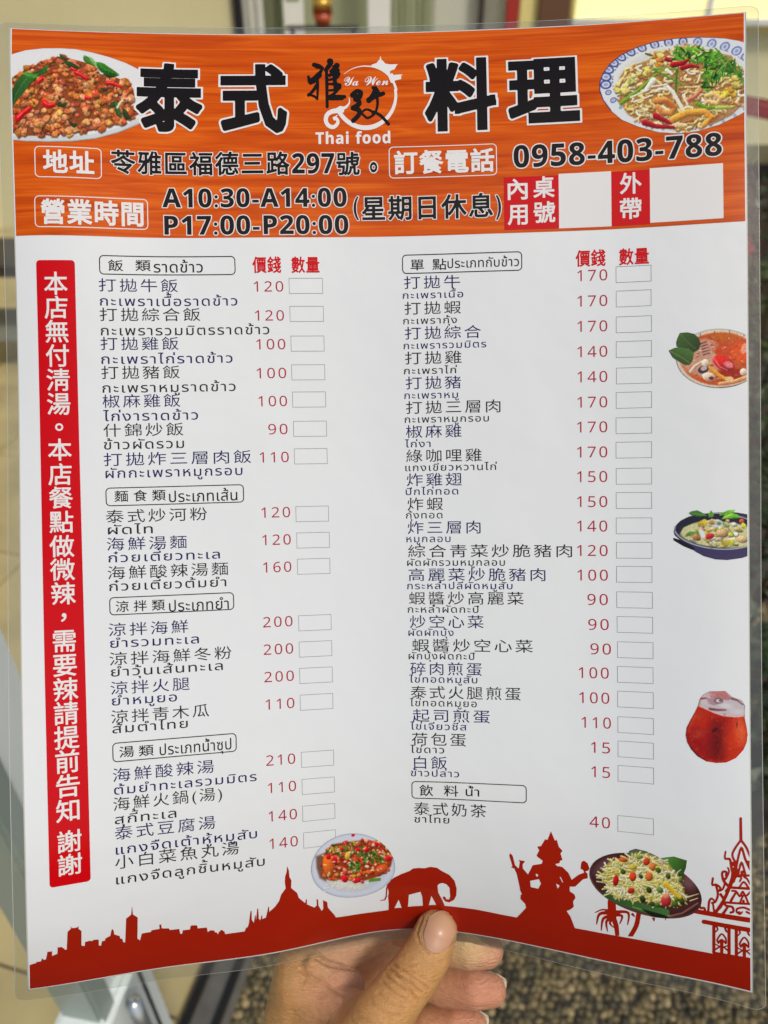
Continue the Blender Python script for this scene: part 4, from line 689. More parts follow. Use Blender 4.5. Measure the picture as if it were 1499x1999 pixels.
def lineart(name, key, items, w_, h_, step, m, layer):
    q = Pic(w_, h_, step)
    for it in items:
        if it[0] == 'p': q.poly(it[1], (0, 0, 0), solid=True)
        else:
            p = np.array(it[0], float)
            if len(p) > 2:      # smooth the stroke
                t = np.linspace(0, len(p) - 1, (len(p) - 1) * 4 + 1); qq = []
                for s_ in t:
                    i = min(int(s_), len(p) - 2); f_ = s_ - i; P0, P1, P2, P3 = p[max(i - 1, 0)], p[i], p[i + 1], p[min(i + 2, len(p) - 1)]
                    qq.append(.5 * ((2 * P1) + (-P0 + P2) * f_ + (2 * P0 - 5 * P1 + 4 * P2 - P3) * f_ ** 2 + (-P0 + 3 * P1 - 3 * P2 + P3) * f_ ** 3))
                p = np.array(qq)
            q.stroke(p, it[1], it[2], (0, 0, 0), solid=True)
    A_ = np.array(D['A'][key]); U = A_[0, 0] * q.X + A_[0, 1] * q.Y + A_[0, 2]
    v, f = ms(np.maximum(q.F, (U - PW + E_) * 60), q.xs, q.ys)
    uv = np.stack([A_[0, 0] * v[:, 0] + A_[0, 1] * v[:, 1] + A_[0, 2], A_[1, 0] * v[:, 0] + A_[1, 1] * v[:, 1] + A_[1, 2]], 1)
    return print_mesh(name, uv, f, m, layer, SHEET, cut=None)
def arc(cx, cy, r, a0, a1, n=24): return [(cx + r * math.cos(math.radians(a0 + (a1 - a0) * k / n)), cy + r * math.sin(math.radians(a0 + (a1 - a0) * k / n))) for k in range(n + 1)]
WH = [(arc(885, 680, 432, -135, -90, 10), 6, 18), (arc(885, 680, 430, -90, -10, 20), 18, 36), (arc(880, 682, 424, -10, 70, 20), 36, 58), (arc(880, 684, 424, 70, 152, 20), 60, 56),
      ([(530, 850), (590, 850), (640, 810), (660, 760), (648, 705)], 50, 5), ([(530, 890), (430, 895), (350, 940), (330, 1020), (370, 1085), (440, 1100), (495, 1050), (485, 1000), (445, 985)], 66, 40), ([(450, 1000), (470, 965), (500, 940)], 34, 3), ([(470, 880), (540, 850), (560, 890)], 40, 50),
      ('p', [(958, 232), (972, 225), (1040, 200), (1058, 165), (1078, 150), (1090, 75), (1103, 150), (1125, 170), (1160, 212), (1220, 225), (1335, 222), (1318, 240), (1290, 300), (1225, 328), (1222, 372), (1258, 360), (1270, 388), (1405, 378), (1378, 400), (1380, 450), (1290, 470), (1280, 510), (1235, 500), (1190, 380), (1100, 300), (985, 255)])]
lineart("logo_ring", 'logo', WH, 1499, 1180, 7, M_WHT, 2)
BL = [([(165, 228), (230, 240), (290, 275)], 66, 26), ([(200, 255), (240, 270)], 60, 50), ([(285, 285), (235, 370), (150, 470)], 30, 90), ([(85, 410), (105, 480)], 34, 60), ([(120, 500), (230, 390)], 60, 90), ([(205, 400), (218, 560), (212, 735)], 50, 26), ([(200, 540), (150, 620), (90, 680)], 48, 40), ([(85, 672), (160, 690), (215, 730)], 34, 30),
      ([(385, 170), (390, 210), (330, 310)], 90, 60), ([(338, 300), (345, 560), (350, 835)], 46, 42), ([(480, 240), (440, 300), (400, 330)], 84, 50), ([(455, 290), (490, 330), (380, 390)], 80, 46), ([(500, 370), (470, 430), (370, 460)], 70, 30), ([(440, 260), (455, 460), (470, 600)], 50, 60), ([(370, 520), (470, 520), (520, 540)], 30, 60), ([(380, 610), (470, 600), (530, 570)], 30, 40), ([(500, 590), (440, 660), (380, 690)], 50, 30), ([(370, 715), (480, 700), (590, 700)], 60, 50), ([(400, 730), (560, 725)], 40, 40),
      ([(690, 672), (760, 620), (815, 640), (800, 700), (750, 730)], 50, 80), ([(700, 680), (780, 700)], 60, 80), ([(760, 730), (800, 780), (720, 850)], 50, 70), ([(710, 850), (790, 880), (790, 940), (710, 1020)], 70, 60), ([(760, 830), (800, 790)], 70, 60), ([(830, 930), (850, 890), (900, 870), (960, 890), (1000, 930)], 26, 34), ([(850, 940), (900, 980), (960, 965), (1000, 920)], 30, 34),
      ([(985, 570), (1010, 600), (980, 680), (930, 750)], 40, 70), ([(1020, 580), (1050, 630)], 60, 60), ([(930, 740), (1020, 690), (1130, 655)], 74, 56), ([(1045, 700), (1050, 800), (1025, 900), (985, 950)], 40, 30), ([(990, 900), (1090, 950), (1200, 1060)], 34, 44)]
lineart("logo_calligraphy", 'logo', BL, 1499, 1180, 6.5, M_BLK, 3)
PALM = [([(340, 740), (345, 950)], 84, 84), ([(350, 930), (395, 1050), (412, 1190)], 60, 38), ([(345, 870), (230, 845), (130, 888)], 26, 6), ([(330, 890), (190, 905), (152, 1050)], 50, 8), ([(335, 930), (235, 970), (212, 1135)], 46, 8), ([(345, 950), (275, 1010), (292, 1148)], 44, 6), ([(352, 940), (320, 1030), (372, 1088)], 36, 6), ([(370, 915), (470, 925), (442, 1032)], 40, 8), ([(390, 875), (545, 880), (540, 1038)], 40, 8), ([(672, 900), (645, 1050), (575, 1195)], 48, 42), ('p', [(832, 935), (875, 935), (862, 992)]), ('p', [(990, 935), (1008, 935), (1000, 975)]), ([(545, 880), (560, 915)], 14, 4), ([(600, 900), (625, 930)], 30, 6)]
PALM = [t if t[0] == 'p' else (t[0], t[1] * 1.2, t[2] * 1.25 + 3) for t in PALM]
o = lineart("palm_print", 'salad', PALM, 1100, 1200, 6.5, M_BRICK, 1)
TP = [([(750, 95), (752, 345)], 26, 30), ([(752, 340), (700, 400), (652, 470), (645, 520), (672, 578)], 22, 20), ([(752, 340), (820, 430), (868, 540)], 22, 20), ([(680, 730), (700, 610), (755, 430), (805, 560), (868, 690)], 22, 22), ([(715, 740), (757, 600), (805, 735)], 20, 20), ([(765, 715), (765, 740)], 34, 26),
      ([(680, 745), (868, 760)], 20, 20), ([(615, 888), (868, 915)], 24, 24), ([(552, 1070), (868, 1100)], 22, 20), ([(175, 1185), (868, 1300)], 46, 50), ([(285, 1322), (868, 1425)], 44, 46), ([(700, 690), (610, 880), (530, 1050), (430, 1200)], 34, 30), ([(640, 600), (680, 640), (650, 690), (690, 740)], 26, 22), ([(655, 610), (700, 590)], 40, 30), ('p', [(800, 590), (868, 580), (868, 670), (835, 640)]),
      ([(557, 460), (550, 540), (610, 552), (628, 640), (645, 740), (600, 890)], 16, 30), ([(585, 650), (600, 700), (560, 780)], 14, 20), ([(560, 745), (565, 700), (515, 705), (530, 800), (590, 870)], 18, 26), ([(397, 770), (390, 850), (440, 848), (490, 890), (475, 925), (520, 905), (545, 840), (540, 780)], 20, 18), ([(435, 850), (460, 970), (430, 1060), (385, 1075)], 22, 20), ([(340, 1180), (350, 1060), (380, 1020), (412, 1045)], 22, 16), ([(395, 1070), (415, 1190)], 16, 20), ([(495, 970), (535, 1050), (480, 1150)], 26, 22), ([(222, 1060), (240, 1140), (285, 1140), (300, 1180)], 22, 22), ([(560, 930), (600, 890)], 20, 30),
      ([(660, 820), (690, 760), (755, 775), (735, 820)], 20, 16), ([(735, 885), (785, 830), (840, 895)], 18, 18), ([(790, 770), (830, 800), (868, 870)], 18, 16), ([(640, 930), (690, 940), (735, 1000), (772, 945), (810, 1000), (868, 950)], 20, 18), ([(625, 1050), (680, 960)], 26, 20), ([(735, 1085), (788, 985), (842, 1090)], 18, 18), ([(780, 1060), (785, 1085)], 26, 20), ([(545, 1075), (560, 1110), (640, 1130), (655, 1185), (620, 1200)], 22, 22), ([(525, 1215), (590, 1120)], 30, 20), ([(730, 1195), (700, 1200), (700, 1155), (780, 1140), (868, 1175)], 18, 20), ([(700, 1195), (735, 1222), (765, 1195)], 16, 14), ([(820, 1195), (868, 1222)], 20, 18)]
for dx, dy in ((0, 0), (280, 40)):
    TP += [([(410 + dx, 1345 + dy), (412 + dx, 1745 + dy)], 30, 30), ([(450 + dx, 1570 + dy), (470 + dx, 1525 + dy), (510 + dx, 1480 + dy), (555 + dx, 1530 + dy), (565 + dx, 1580 + dy), (560 + dx, 1610 + dy)], 16, 16), ([(465 + dx, 1600 + dy), (510 + dx, 1560 + dy), (555 + dx, 1600 + dy)], 22, 18), ([(452 + dx, 1575 + dy), (470 + dx, 1610 + dy)], 16, 14), ([(435 + dx, 1625 + dy), (510 + dx, 1660 + dy), (590 + dx, 1635 + dy)], 12, 12), ([(430 + dx, 1700 + dy), (510 + dx, 1650 + dy), (590 + dx, 1710 + dy)], 16, 16), ([(510 + dx, 1570 + dy), (510 + dx, 1740 + dy)], 34, 30), ([(440 + dx, 1375 + dy), (458 + dx, 1420 + dy), (432 + dx, 1455 + dy)], 18, 12), ([(548 + dx, 1385 + dy), (565 + dx, 1440 + dy), (590 + dx, 1455 + dy)], 22, 14)]
TP += [([(600, 1380), (602, 1780)], 30, 30), ('p', [(412, 1730), (868, 1790), (868, 1850), (412, 1850)])]
TP = [t if t[0] == 'p' else (t[0], t[1] * 1.22 + 3, t[2] * 1.22 + 3) for t in TP]
lineart("temple_print", 'temple', TP, 940, 1860, 6.5, M_BRICK, 1)

# ------------------------------------------------------------------ the hand that holds the sheet (cm, same frame as the sheet)
FOC = 1444.
def hp(px, py, z): return np.array([(px - 749.5) * z / FOC, (py - 999.5) * z / FOC, z])   # joint measured on a tracing held at depth z
THUMB = [((851, 1819, 23.75), .67), ((834, 1862, 23.6), .76), ((806, 1905, 23.35), .79), ((782, 1935, 23.2), .82), ((742, 1990, 22.95), .92), ((690, 2080, 22.9), 1.15), ((650, 2190, 23.4), 1.5), ((640, 2330, 24.4), 1.9)]
INDEX = [((948, 1853, 25.25), .60), ((915, 1850, 25.2), .69), ((862, 1840, 25.7), .70), ((815, 1810, 26.3), .72), ((762, 1795, 26.8), .78), ((685, 1832, 26.2), .86), ((592, 1898, 25.7), 1.02), ((575, 2010, 25.7), 1.15), ((590, 2200, 25.9), 1.5)]
MIDDLE = [((957, 1933, 25.9), .55), ((925, 1931, 25.85), .66), ((865, 1922, 26.5), .70), ((800, 1886, 27.4), .80), ((710, 1898, 28.0), .88), ((620, 2010, 27.2), 1.1), ((620, 2200, 26.9), 1.5)]
RING = [((922, 2004, 26.4), .54), ((892, 2003, 26.4), .64), ((840, 2003, 26.8), .68), ((780, 2010, 27.6), .74), ((700, 2050, 28.0), .86), ((650, 2110, 27.8), 1.1), ((650, 2240, 27.4), 1.4)]
LITTLE = [((890, 2074, 26.8), .48), ((850, 2074, 26.9), .56), ((800, 2085, 27.5), .6), ((740, 2120, 28.0), .7), ((690, 2180, 27.8), .95), ((670, 2260, 27.5), 1.2)]
PALM_ = [((600, 2200, 26.2), 1.5), ((650, 2230, 27.0), 1.5), ((640, 2340, 26.2), 1.9), ((640, 2480, 26.), 2.2), ((640, 2600, 26.), 2.1)]
WEB = [((742, 1998, 23.3), .7), ((672, 1985, 24.2), .75), ((610, 1985, 25.0), .85)]
WEB2 = [((700, 2060, 23.4), .9), ((600, 2060, 25.2), 1.1)]
PAD = [((612, 1886, 25.0), .36), ((650, 1912, 24.95), .52), ((684, 1922, 25.1), .50)]
PAD2 = [((588, 1930, 25.0), .72), ((640, 1958, 24.6), .62), ((700, 1975, 24.2), .55)]
def smin(a, b, k):
    h = np.clip(.5 + .5 * (b - a) / k, 0, 1); return b * (1 - h) + a * h - k * h * (1 - h)
def chain(P, ch, k=.12):
    F = None
    for (a, ra), (b, rb) in zip(ch[:-1], ch[1:]):
        A_, B_ = hp(*a), hp(*b); d = B_ - A_; L = d @ d
        q = [P[i] - A_[i] for i in range(3)]; t = np.clip((q[0] * d[0] + q[1] * d[1] + q[2] * d[2]) / L, 0, 1)
        f = np.sqrt((q[0] - t * d[0]) ** 2 + (q[1] - t * d[1]) ** 2 + (q[2] - t * d[2]) ** 2) - (ra + (rb - ra) * t)
        F = f if F is None else np.minimum(F, f)
    return F
def hand_field(P):
    pal = chain(P, PALM_)
    f = np.minimum(chain(P, INDEX), 99); f = smin(f, pal, .5)
    for ch in (MIDDLE, RING, LITTLE):
        c = chain(P, ch); far = np.clip((hp(655, 0, 27)[0] - P[0]) / 1.6, 0, 1)   # fingers part from one another beyond the knuckles
        k = .05 + .35 * far; f = smin(f, c, k)
    w_ = smin(chain(P, WEB), chain(P, WEB2), .8); w_ = smin(w_, chain(P, PAD2), .35)
    lft = np.clip((hp(600, 0, 25)[0] - P[0]) / .8, 0, 1); base = smin(f, chain(P, PAD), .10 + .4 * lft); base = smin(base, w_, .12 + .5 * lft)
    th = chain(P, THUMB); far = np.clip((P[1] - hp(0, 1950, 23)[1]) / 1.2, 0, 1)
    return smin(base, th, .08 + .55 * far)
st = .05
gx = np.arange(-5.6, 4.9, st); gy = np.arange(12.0, 26.0, st); gz = np.arange(20.6, 29.6, st)
X3, Y3, Z3 = np.meshgrid(gx.astype(np.float32), gy.astype(np.float32), gz.astype(np.float32), indexing='ij', sparse=True)
FH = np.asarray(hand_field((X3, Y3, Z3)), dtype=np.float32)
FH = np.broadcast_to(FH, (len(gx), len(gy), len(gz)))
FH = np.maximum(FH, (Y3 - 25.4).astype(np.float32))
def surface_nets(F, gx, gy, gz):
    ins = F < 0; sh = F.shape
    n = np.zeros([s - 1 for s in sh], np.int8); corners = [(i, j, k) for i in (0, 1) for j in (0, 1) for k in (0, 1)]
    for c in corners: n += ins[c[0]:sh[0] - 1 + c[0], c[1]:sh[1] - 1 + c[1], c[2]:sh[2] - 1 + c[2]]
    act = np.argwhere((n > 0) & (n < 8)); idx = np.full(n.shape, -1, np.int64); idx[tuple(act.T)] = np.arange(len(act))
    fv = {c: F[act[:, 0] + c[0], act[:, 1] + c[1], act[:, 2] + c[2]].astype(float) for c in corners}
    acc = np.zeros((len(act), 3)); cnt = np.zeros(len(act))
    for a in corners:
        for ax in range(3):
            if a[ax] == 1: continue
            b = list(a); b[ax] = 1; b = tuple(b); m = (fv[a] < 0) != (fv[b] < 0)
            t = np.where(m, fv[a] / (fv[a] - fv[b] + 1e-12), 0); p = np.tile(np.array(a, float), (len(act), 1)); p[:, ax] += t
            acc += p * m[:, None]; cnt += m
    loc = acc / cnt[:, None]; V = np.stack([np.interp(act[:, i] + loc[:, i], np.arange(sh[i]), g) for i, g in enumerate((gx, gy, gz))], 1)
    Q = []
    for ax in range(3):
        o1, o2 = (ax + 1) % 3, (ax + 2) % 3
        s0 = [slice(None)] * 3; s1 = [slice(None)] * 3; s0[ax] = slice(0, -1); s1[ax] = slice(1, None)
        a, b = ins[tuple(s0)], ins[tuple(s1)]; e_ = np.argwhere(a != b); e_ = e_[(e_[:, o1] > 0) & (e_[:, o2] > 0) & (e_[:, o1] < sh[o1] - 1) & (e_[:, o2] < sh[o2] - 1)]
        sgn = a[tuple(e_.T)]
        def id_(d1, d2): q = e_.copy(); q[:, o1] -= d1; q[:, o2] -= d2; return idx[tuple(q.T)]
        qd = np.stack([id_(1, 1), id_(0, 1), id_(0, 0), id_(1, 0)], 1); Q.append(np.where(sgn[:, None], qd, qd[:, ::-1]))
    return V, np.concatenate(Q)
HV, HQ = surface_nets(FH, gx, gy, gz)
for _ in range(3):   # relax
    S_ = np.zeros_like(HV); c_ = np.zeros(len(HV))
    for k in range(4):
        for d in (1, 3): np.add.at(S_, HQ[:, k], HV[HQ[:, (k + d) % 4]]); np.add.at(c_, HQ[:, k], 1)
    HV = HV * .5 + .5 * S_ / c_[:, None]
def grad(P, h=.03):
    g = []
    for i in range(3):
        a = P.copy(); b = P.copy(); a[:, i] += h; b[:, i] -= h; g.append(hand_field(a.T) - hand_field(b.T))
    g = np.stack(g, 1); return g / (np.linalg.norm(g, axis=1)[:, None] + 1e-9)
HN = grad(HV)
uvp = np.stack([HV[:, 0] / HV[:, 2] * FOC + 749.5, HV[:, 1] / HV[:, 2] * FOC + 999.5], 1)
def seg_d(p, pts):
    best = np.full(len(p), 1e9)
    for a, b in zip(pts[:-1], pts[1:]):
        a = np.array(a, float); d = np.array(b, float) - a; t = np.clip(((p - a) @ d) / (d @ d + 1e-9), 0, 1); best = np.minimum(best, np.linalg.norm(p - a - t[:, None] * d, axis=1))
    return best
front = HN[:, 2] < .1
thumb_m = chain(HV.T, THUMB) < .25
# folds of the skin: (points, half width, depth cm, on the thumb)
FOLDS = [([(824, 1792), (813, 1822), (818, 1842), (836, 1862), (856, 1862), (872, 1850)], 2.2, .045, 1), ([(760, 1890), (778, 1905), (800, 1918), (822, 1938)], 2.4, 0.076, 1), ([(768, 1882), (790, 1896), (815, 1914), (836, 1930)], 2.4, 0.068, 1), ([(752, 1902), (775, 1922), (800, 1936), (812, 1948)], 2.4, 0.068, 1), ([(785, 1890), (806, 1898), (830, 1910)], 2.5, 0.051, 1), ([(745, 1915), (765, 1934), (790, 1950)], 2.3, 0.051, 1), ([(770, 1900), (800, 1930), (815, 1958)], 2.5, 0.043, 1), ([(780, 1878), (800, 1885), (818, 1880)], 2.5, 0.034, 1),
         ([(738, 1938), (760, 1958), (788, 1970)], 2.6, 0.034, 1), ([(725, 1958), (750, 1975), (780, 1985)], 2.6, 0.034, 1), ([(700, 1985), (730, 1998), (770, 2006)], 3, 0.034, 1),
         ([(618, 1872), (640, 1884), (668, 1890), (697, 1893)], 3.0, .05, 0), ([(587, 1895), (610, 1908), (640, 1924), (672, 1946)], 3.0, .05, 0), ([(585, 1893), (598, 1905), (592, 1922)], 2.4, .03, 0), ([(605, 1988), (640, 1992), (680, 1985)], 3, .03, 0), ([(625, 1900), (632, 1915)], 2.2, .015, 0)]
for k in range(9): FOLDS.append(([(520, 1940 + 9 * k + 6 * math.sin(k)), (570, 1936 + 9 * k), (625, 1942 + 9 * k + 4 * math.cos(k * 2))], 2.6, .018, 0))
disp = np.zeros(len(HV))
for pts, wd, dp, on in FOLDS:
    m = front & ((thumb_m if on else ~thumb_m)) & (HV[:, 2] < 27)
    d = seg_d(uvp, pts); L = np.array(pts, float); disp -= np.where(m, dp * np.exp(-(d / wd) ** 2) - dp * .12 * np.exp(-((d - wd * 2.4) / wd) ** 2), 0)
HV2 = HV + HN * disp[:, None]
# skin colour: tan on the back, rosy finger tips, paler palm side
col = np.tile(np.array([.63, .325, .11]), (len(HV), 1))
def tint(c, center, r, a):
    global col
    d = np.linalg.norm(HV - hp(*center), axis=1); k = (a * np.exp(-(d / r) ** 2))[:, None]; col = col * (1 - k) + np.array(c) * k
pal_side = np.clip((HV[:, 0] - hp(640, 0, 26)[0]) / 1.5, 0, 1) * (~thumb_m); col = col * (1 - pal_side[:, None] * .8) + np.array([.72, .37, .20]) * pal_side[:, None] * .8
tint((.66, .28, .17), (955, 1935, 25.4), 1.3, .8); tint((.64, .28, .17), (920, 2005, 25.9), 1.3, .8); tint((.66, .30, .19), (960, 1875, 25), .8, .8); tint((.68, .50, .24), (900, 1840, 24.6), .9, .85); tint((.60, .36, .22), (680, 1850, 25.5), 1.3, .8)
tint((.66, .30, .20), (660, 1950, 24.4), 1.0, .6); tint((.58, .34, .17), (850, 1800, 23.2), .8, .6); tint((.66, .27, .18), (1005, 1930, 25.6), .6, .5)
fold_shade = np.clip(-disp / .07, 0, 1)[:, None]; col = col * (1 - .25 * fold_shade) + np.array([.26, .09, .04]) * 0.25 * fold_shade  # shade in the skin folds, darkened into the colour
PERSON = empty("person", label="hand of a person pinching the menu's lower edge between thumb and fingers", cat="person")
PERSON.matrix_world = CM @ Matrix.Translation(Vector((0, -.17, -.255)))
OH = np.array([0, 17., 25.5])
def hloc(P): return (np.asarray(P) - OH) * [.01, -.01, -.01]
def skin_mat():
    m = mat("skin", (.5, .3, .17), .42, spec=.45, sss=.25, attr="skin", noise=(420, .10, (1, 1, 1))); n = m.node_tree; p = n.nodes["Principled BSDF"]
    tc = n.nodes.new("ShaderNodeTexCoord"); v = n.nodes.new("ShaderNodeTexVoronoi"); v.feature = 'DISTANCE_TO_EDGE'; v.inputs['Scale'].default_value = 1500; n.links.new(tc.outputs['Object'], v.inputs['Vector'])
    mp = n.nodes.new("ShaderNodeMapping"); mp.inputs['Rotation'].default_value = (0, 0, .55); mp.inputs['Scale'].default_value = (260, 1200, 260); n.links.new(tc.outputs['Object'], mp.inputs[0])
    t = n.nodes.new("ShaderNodeTexNoise"); t.inputs['Scale'].default_value = 1.; t.inputs['Detail'].default_value = 4; n.links.new(mp.outputs[0], t.inputs['Vector'])
    mm = n.nodes.new("ShaderNodeMath"); mm.operation = 'MULTIPLY_ADD'; mm.inputs[1].default_value = .5; n.links.new(v.outputs['Distance'], mm.inputs[0]); n.links.new(t.outputs[0], mm.inputs[2])
    b = n.nodes.new("ShaderNodeBump"); b.inputs['Strength'].default_value = .8; b.inputs['Distance'].default_value = .0009; n.links.new(mm.outputs[0], b.inputs['Height']); n.links.new(b.outputs[0], p.inputs['Normal'])
    return m
HND = mesh_obj("hand", hloc(HV2), HQ.tolist(), skin_mat(), PERSON, smooth=True)
ca = HND.data.color_attributes.new("skin", 'FLOAT_COLOR', 'POINT'); ca.data.foreach_set("color", np.concatenate([col, np.ones((len(col), 1))], 1).astype(np.float32).ravel())
# make sure the surface faces outward
me = HND.data; f0 = me.polygons[len(me.polygons) // 2]
if np.dot(np.array(f0.normal), HN[f0.vertices[0]] * [1, -1, -1]) < 0: me.flip_normals()

# nails
def nail_mat(name, c, tip):
    m = mat(name, c, .4, spec=.45, coat=.15, attr="nail"); return m
M_NAIL = nail_mat("finger_nail", (.7, .45, .33), None)
def hit(px, py, z0=20.5):
    d = np.stack([(px - 749.5) / FOC, (py - 999.5) / FOC, np.ones_like(px)], 1); z = np.full(len(px), z0)
    for _ in range(90):
        f = hand_field((d * z[:, None]).T); z += np.clip(f, -.05, .2) * .8
    return d * z[:, None]
def nail(name, axis0, axis1, hw, n=26, side=None):
    """thumb nail: runs from cuticle axis0 to free edge axis1 (tracing), half width hw"""
    a = np.linspace(-1, 1, n); b = np.linspace(0, 1, n + 4); A_, B_ = np.meshgrid(a, b)
    ax = np.array(axis0, float); d = np.array(axis1, float) - ax; L = np.linalg.norm(d); d /= L; s_ = np.array([-d[1], d[0]])
    wid = hw * (1 - .10 * (1 - B_)) * np.where(B_ < .35, np.sqrt(np.clip(1 - ((.35 - B_) / .35) ** 2 * .35, 0, 1)), 1.)
    cut = -.13 * L * (np.abs(A_) ** 2.2) * 0
    t = B_ * L + (np.abs(A_) ** 2.4) * L * .20 * (1 - B_) * 1.0 - (np.abs(A_) ** 2.4) * L * .30 * B_
    px = ax[0] + d[0] * t + s_[0] * wid * A_; py = ax[1] + d[1] * t + s_[1] * wid * A_
    P = hit(px.ravel(), py.ravel()); N_ = grad(P)
    bulge = (.022 * (1 - np.abs(A_) ** 3) + .010) * np.clip(B_ * 8, .3, 1); P = P + N_ * bulge.ravel()[:, None]
    w_ = n; h_ = len(b); f = [(j * w_ + i, j * w_ + i + 1, (j + 1) * w_ + i + 1, (j + 1) * w_ + i) for j in range(h_ - 1) for i in range(w_ - 1)]
    P2 = P - N_ * .07; m_ = len(P); rim = [i for i in range(w_)] + [j * w_ + w_ - 1 for j in range(1, h_)] + [(h_ - 1) * w_ + i for i in range(w_ - 2, -1, -1)] + [j * w_ for j in range(h_ - 2, 0, -1)]
    f += [(rim[k - 1], rim[k], m_ + rim[k], m_ + rim[k - 1]) for k in range(len(rim))]
    o = mesh_obj(name, hloc(np.concatenate([P, P2])), f, M_NAIL, PERSON, smooth=True)
    Bf = np.concatenate([B_.ravel()] * 2); Af = np.concatenate([A_.ravel()] * 2)
    c = np.tile([.60, .32, .19], (len(Bf), 1)); moon = np.exp(-((Bf - .02) / .1) ** 2)[:, None] * .5; c = c * (1 - moon) + np.array([.60, .38, .26]) * moon
    tip = np.clip((Bf - .93 + .06 * Af ** 2) / .05, 0, 1)[:, None]; yl = (np.clip((Bf - .45) / .5, 0, 1) * .55)[:, None]; c = c * (1 - yl) + np.array([.62, .40, .19]) * yl; c = c * (1 - tip) + np.array([.70, .52, .30]) * tip
    bm = bmesh.new(); bm.from_mesh(o.data); bmesh.ops.recalc_face_normals(bm, faces=bm.faces); bm.to_mesh(o.data); bm.free()
    ca = o.data.color_attributes.new("nail", 'FLOAT_COLOR', 'POINT'); ca.data.foreach_set("color", np.concatenate([c, np.ones((len(c), 1))], 1).astype(np.float32).ravel()); o.data.shade_smooth()
    return o
nail("thumb_nail", (843, 1859), (875, 1780), 32)
def back_nail(tip, prev, r, over):
    A_, B_ = hp(*prev), hp(*tip); d = (B_ - A_) / np.linalg.norm(B_ - A_); bk = np.array([0, 0, 1.]); bk -= d * (bk @ d); bk /= np.linalg.norm(bk); s_ = np.cross(d, bk)
    P = []; na, nb = 17, 12
    for j in range(nb):
        l = -r * .9 + (r * 1.0 + r * .9 + over) * j / (nb - 1)
        for i in range(na):
            t = math.radians(-62 + 124 * i / (na - 1)); rr_ = r * (1.04 - .28 * max(0, (l + .1) / (r + over)) ** 2)
            P.append(B_ + d * (l - .12 * (abs(t) ** 2) * (j / (nb - 1))) + (bk * math.cos(t) + s_ * math.sin(t)) * rr_)
    P = np.array(P); P2 = P - np.array([B_ + 0 * B_]) * 0 - (P - (B_ + np.outer((P - B_) @ d, d))) * .08
    f = [(j * na + i, j * na + i + 1, (j + 1) * na + i + 1, (j + 1) * na + i) for j in range(nb - 1) for i in range(na - 1)]; m_ = len(P)
    f += [tuple(m_ + k for k in q_[::-1]) for q_ in f]; rim = list(range(na)) + [j * na + na - 1 for j in range(1, nb)] + [(nb - 1) * na + i for i in range(na - 2, -1, -1)] + [j * na for j in range(nb - 2, 0, -1)]
    f += [(rim[k - 1], rim[k], m_ + rim[k], m_ + rim[k - 1]) for k in range(len(rim))]
    o = mesh_obj("finger_nail", hloc(np.concatenate([P, P2])), f, M_NAIL, PERSON, smooth=True)
    c = np.tile([.74, .62, .46], (2 * m_, 1)); ca = o.data.color_attributes.new("nail", 'FLOAT_COLOR', 'POINT'); ca.data.foreach_set("color", np.concatenate([c, np.ones((len(c), 1))], 1).astype(np.float32).ravel())
    bm = bmesh.new(); bm.from_mesh(o.data); bmesh.ops.recalc_face_normals(bm, faces=bm.faces); bm.to_mesh(o.data); bm.free(); o.data.shade_smooth()
for ch, ov in ((INDEX, .06), (MIDDLE, .12), (RING, .10), (LITTLE, .08)): back_nail(ch[0][0], ch[1][0], ch[0][1], ov)

# ------------------------------------------------------------------ the place behind: shop front, floor, plants (metres)
def ray(px, py): return (CM.to_3x3() @ Vector(((px - 749.5) / 1444., -(py - 999.5) / 1444., -1.))).normalized()
def ground(px, py, z=0.):
    r = ray(px, py); t = (z - CAMH) / r.z; return Vector((r.x * t, r.y * t, z))
def wallpt(px, py, y):
    r = ray(px, py); t = y / r.y; return Vector((r.x * t, y, CAMH + r.z * t))
def box_bm(bm, x0, x1, y0, y1, z0, z1, bev=0.):
    r = bmesh.ops.create_cube(bm, size=1); bmesh.ops.scale(bm, vec=(x1 - x0, y1 - y0, z1 - z0), verts=r['verts']); bmesh.ops.translate(bm, vec=((x0 + x1) / 2, (y0 + y1) / 2, (z0 + z1) / 2), verts=r['verts'])
    if bev: bmesh.ops.bevel(bm, geom=list({e for v in r['verts'] for e in v.link_edges}), offset=bev, segments=2, affect='EDGES')
def bobj(name, fn, m, parent=None, loc=None, smooth=False):
    bm = bmesh.new(); fn(bm); me = bpy.data.meshes.new(name); bm.to_mesh(me); bm.free(); me.materials.append(m)
    if smooth: me.shade_smooth()
    o = bpy.data.objects.new(name, me)
    if loc is not None: o.location = loc
    return link(o, parent)
def cyl(bm, p0, p1, r0, r1, n=16):
    p0, p1 = Vector(p0), Vector(p1); d = p1 - p0; r = bmesh.ops.create_cone(bm, cap_ends=True, segments=n, radius1=r0, radius2=r1, depth=d.length)
    bmesh.ops.transform(bm, matrix=Matrix.Translation((p0 + p1) / 2) @ d.to_track_quat('Z', 'Y').to_matrix().to_4x4(), verts=r['verts'])
M_CEM = mat("dark_cement", (.055, .05, .04), .85, noise=(60, .35, (1, 1, 1)), bump=(200, .5))
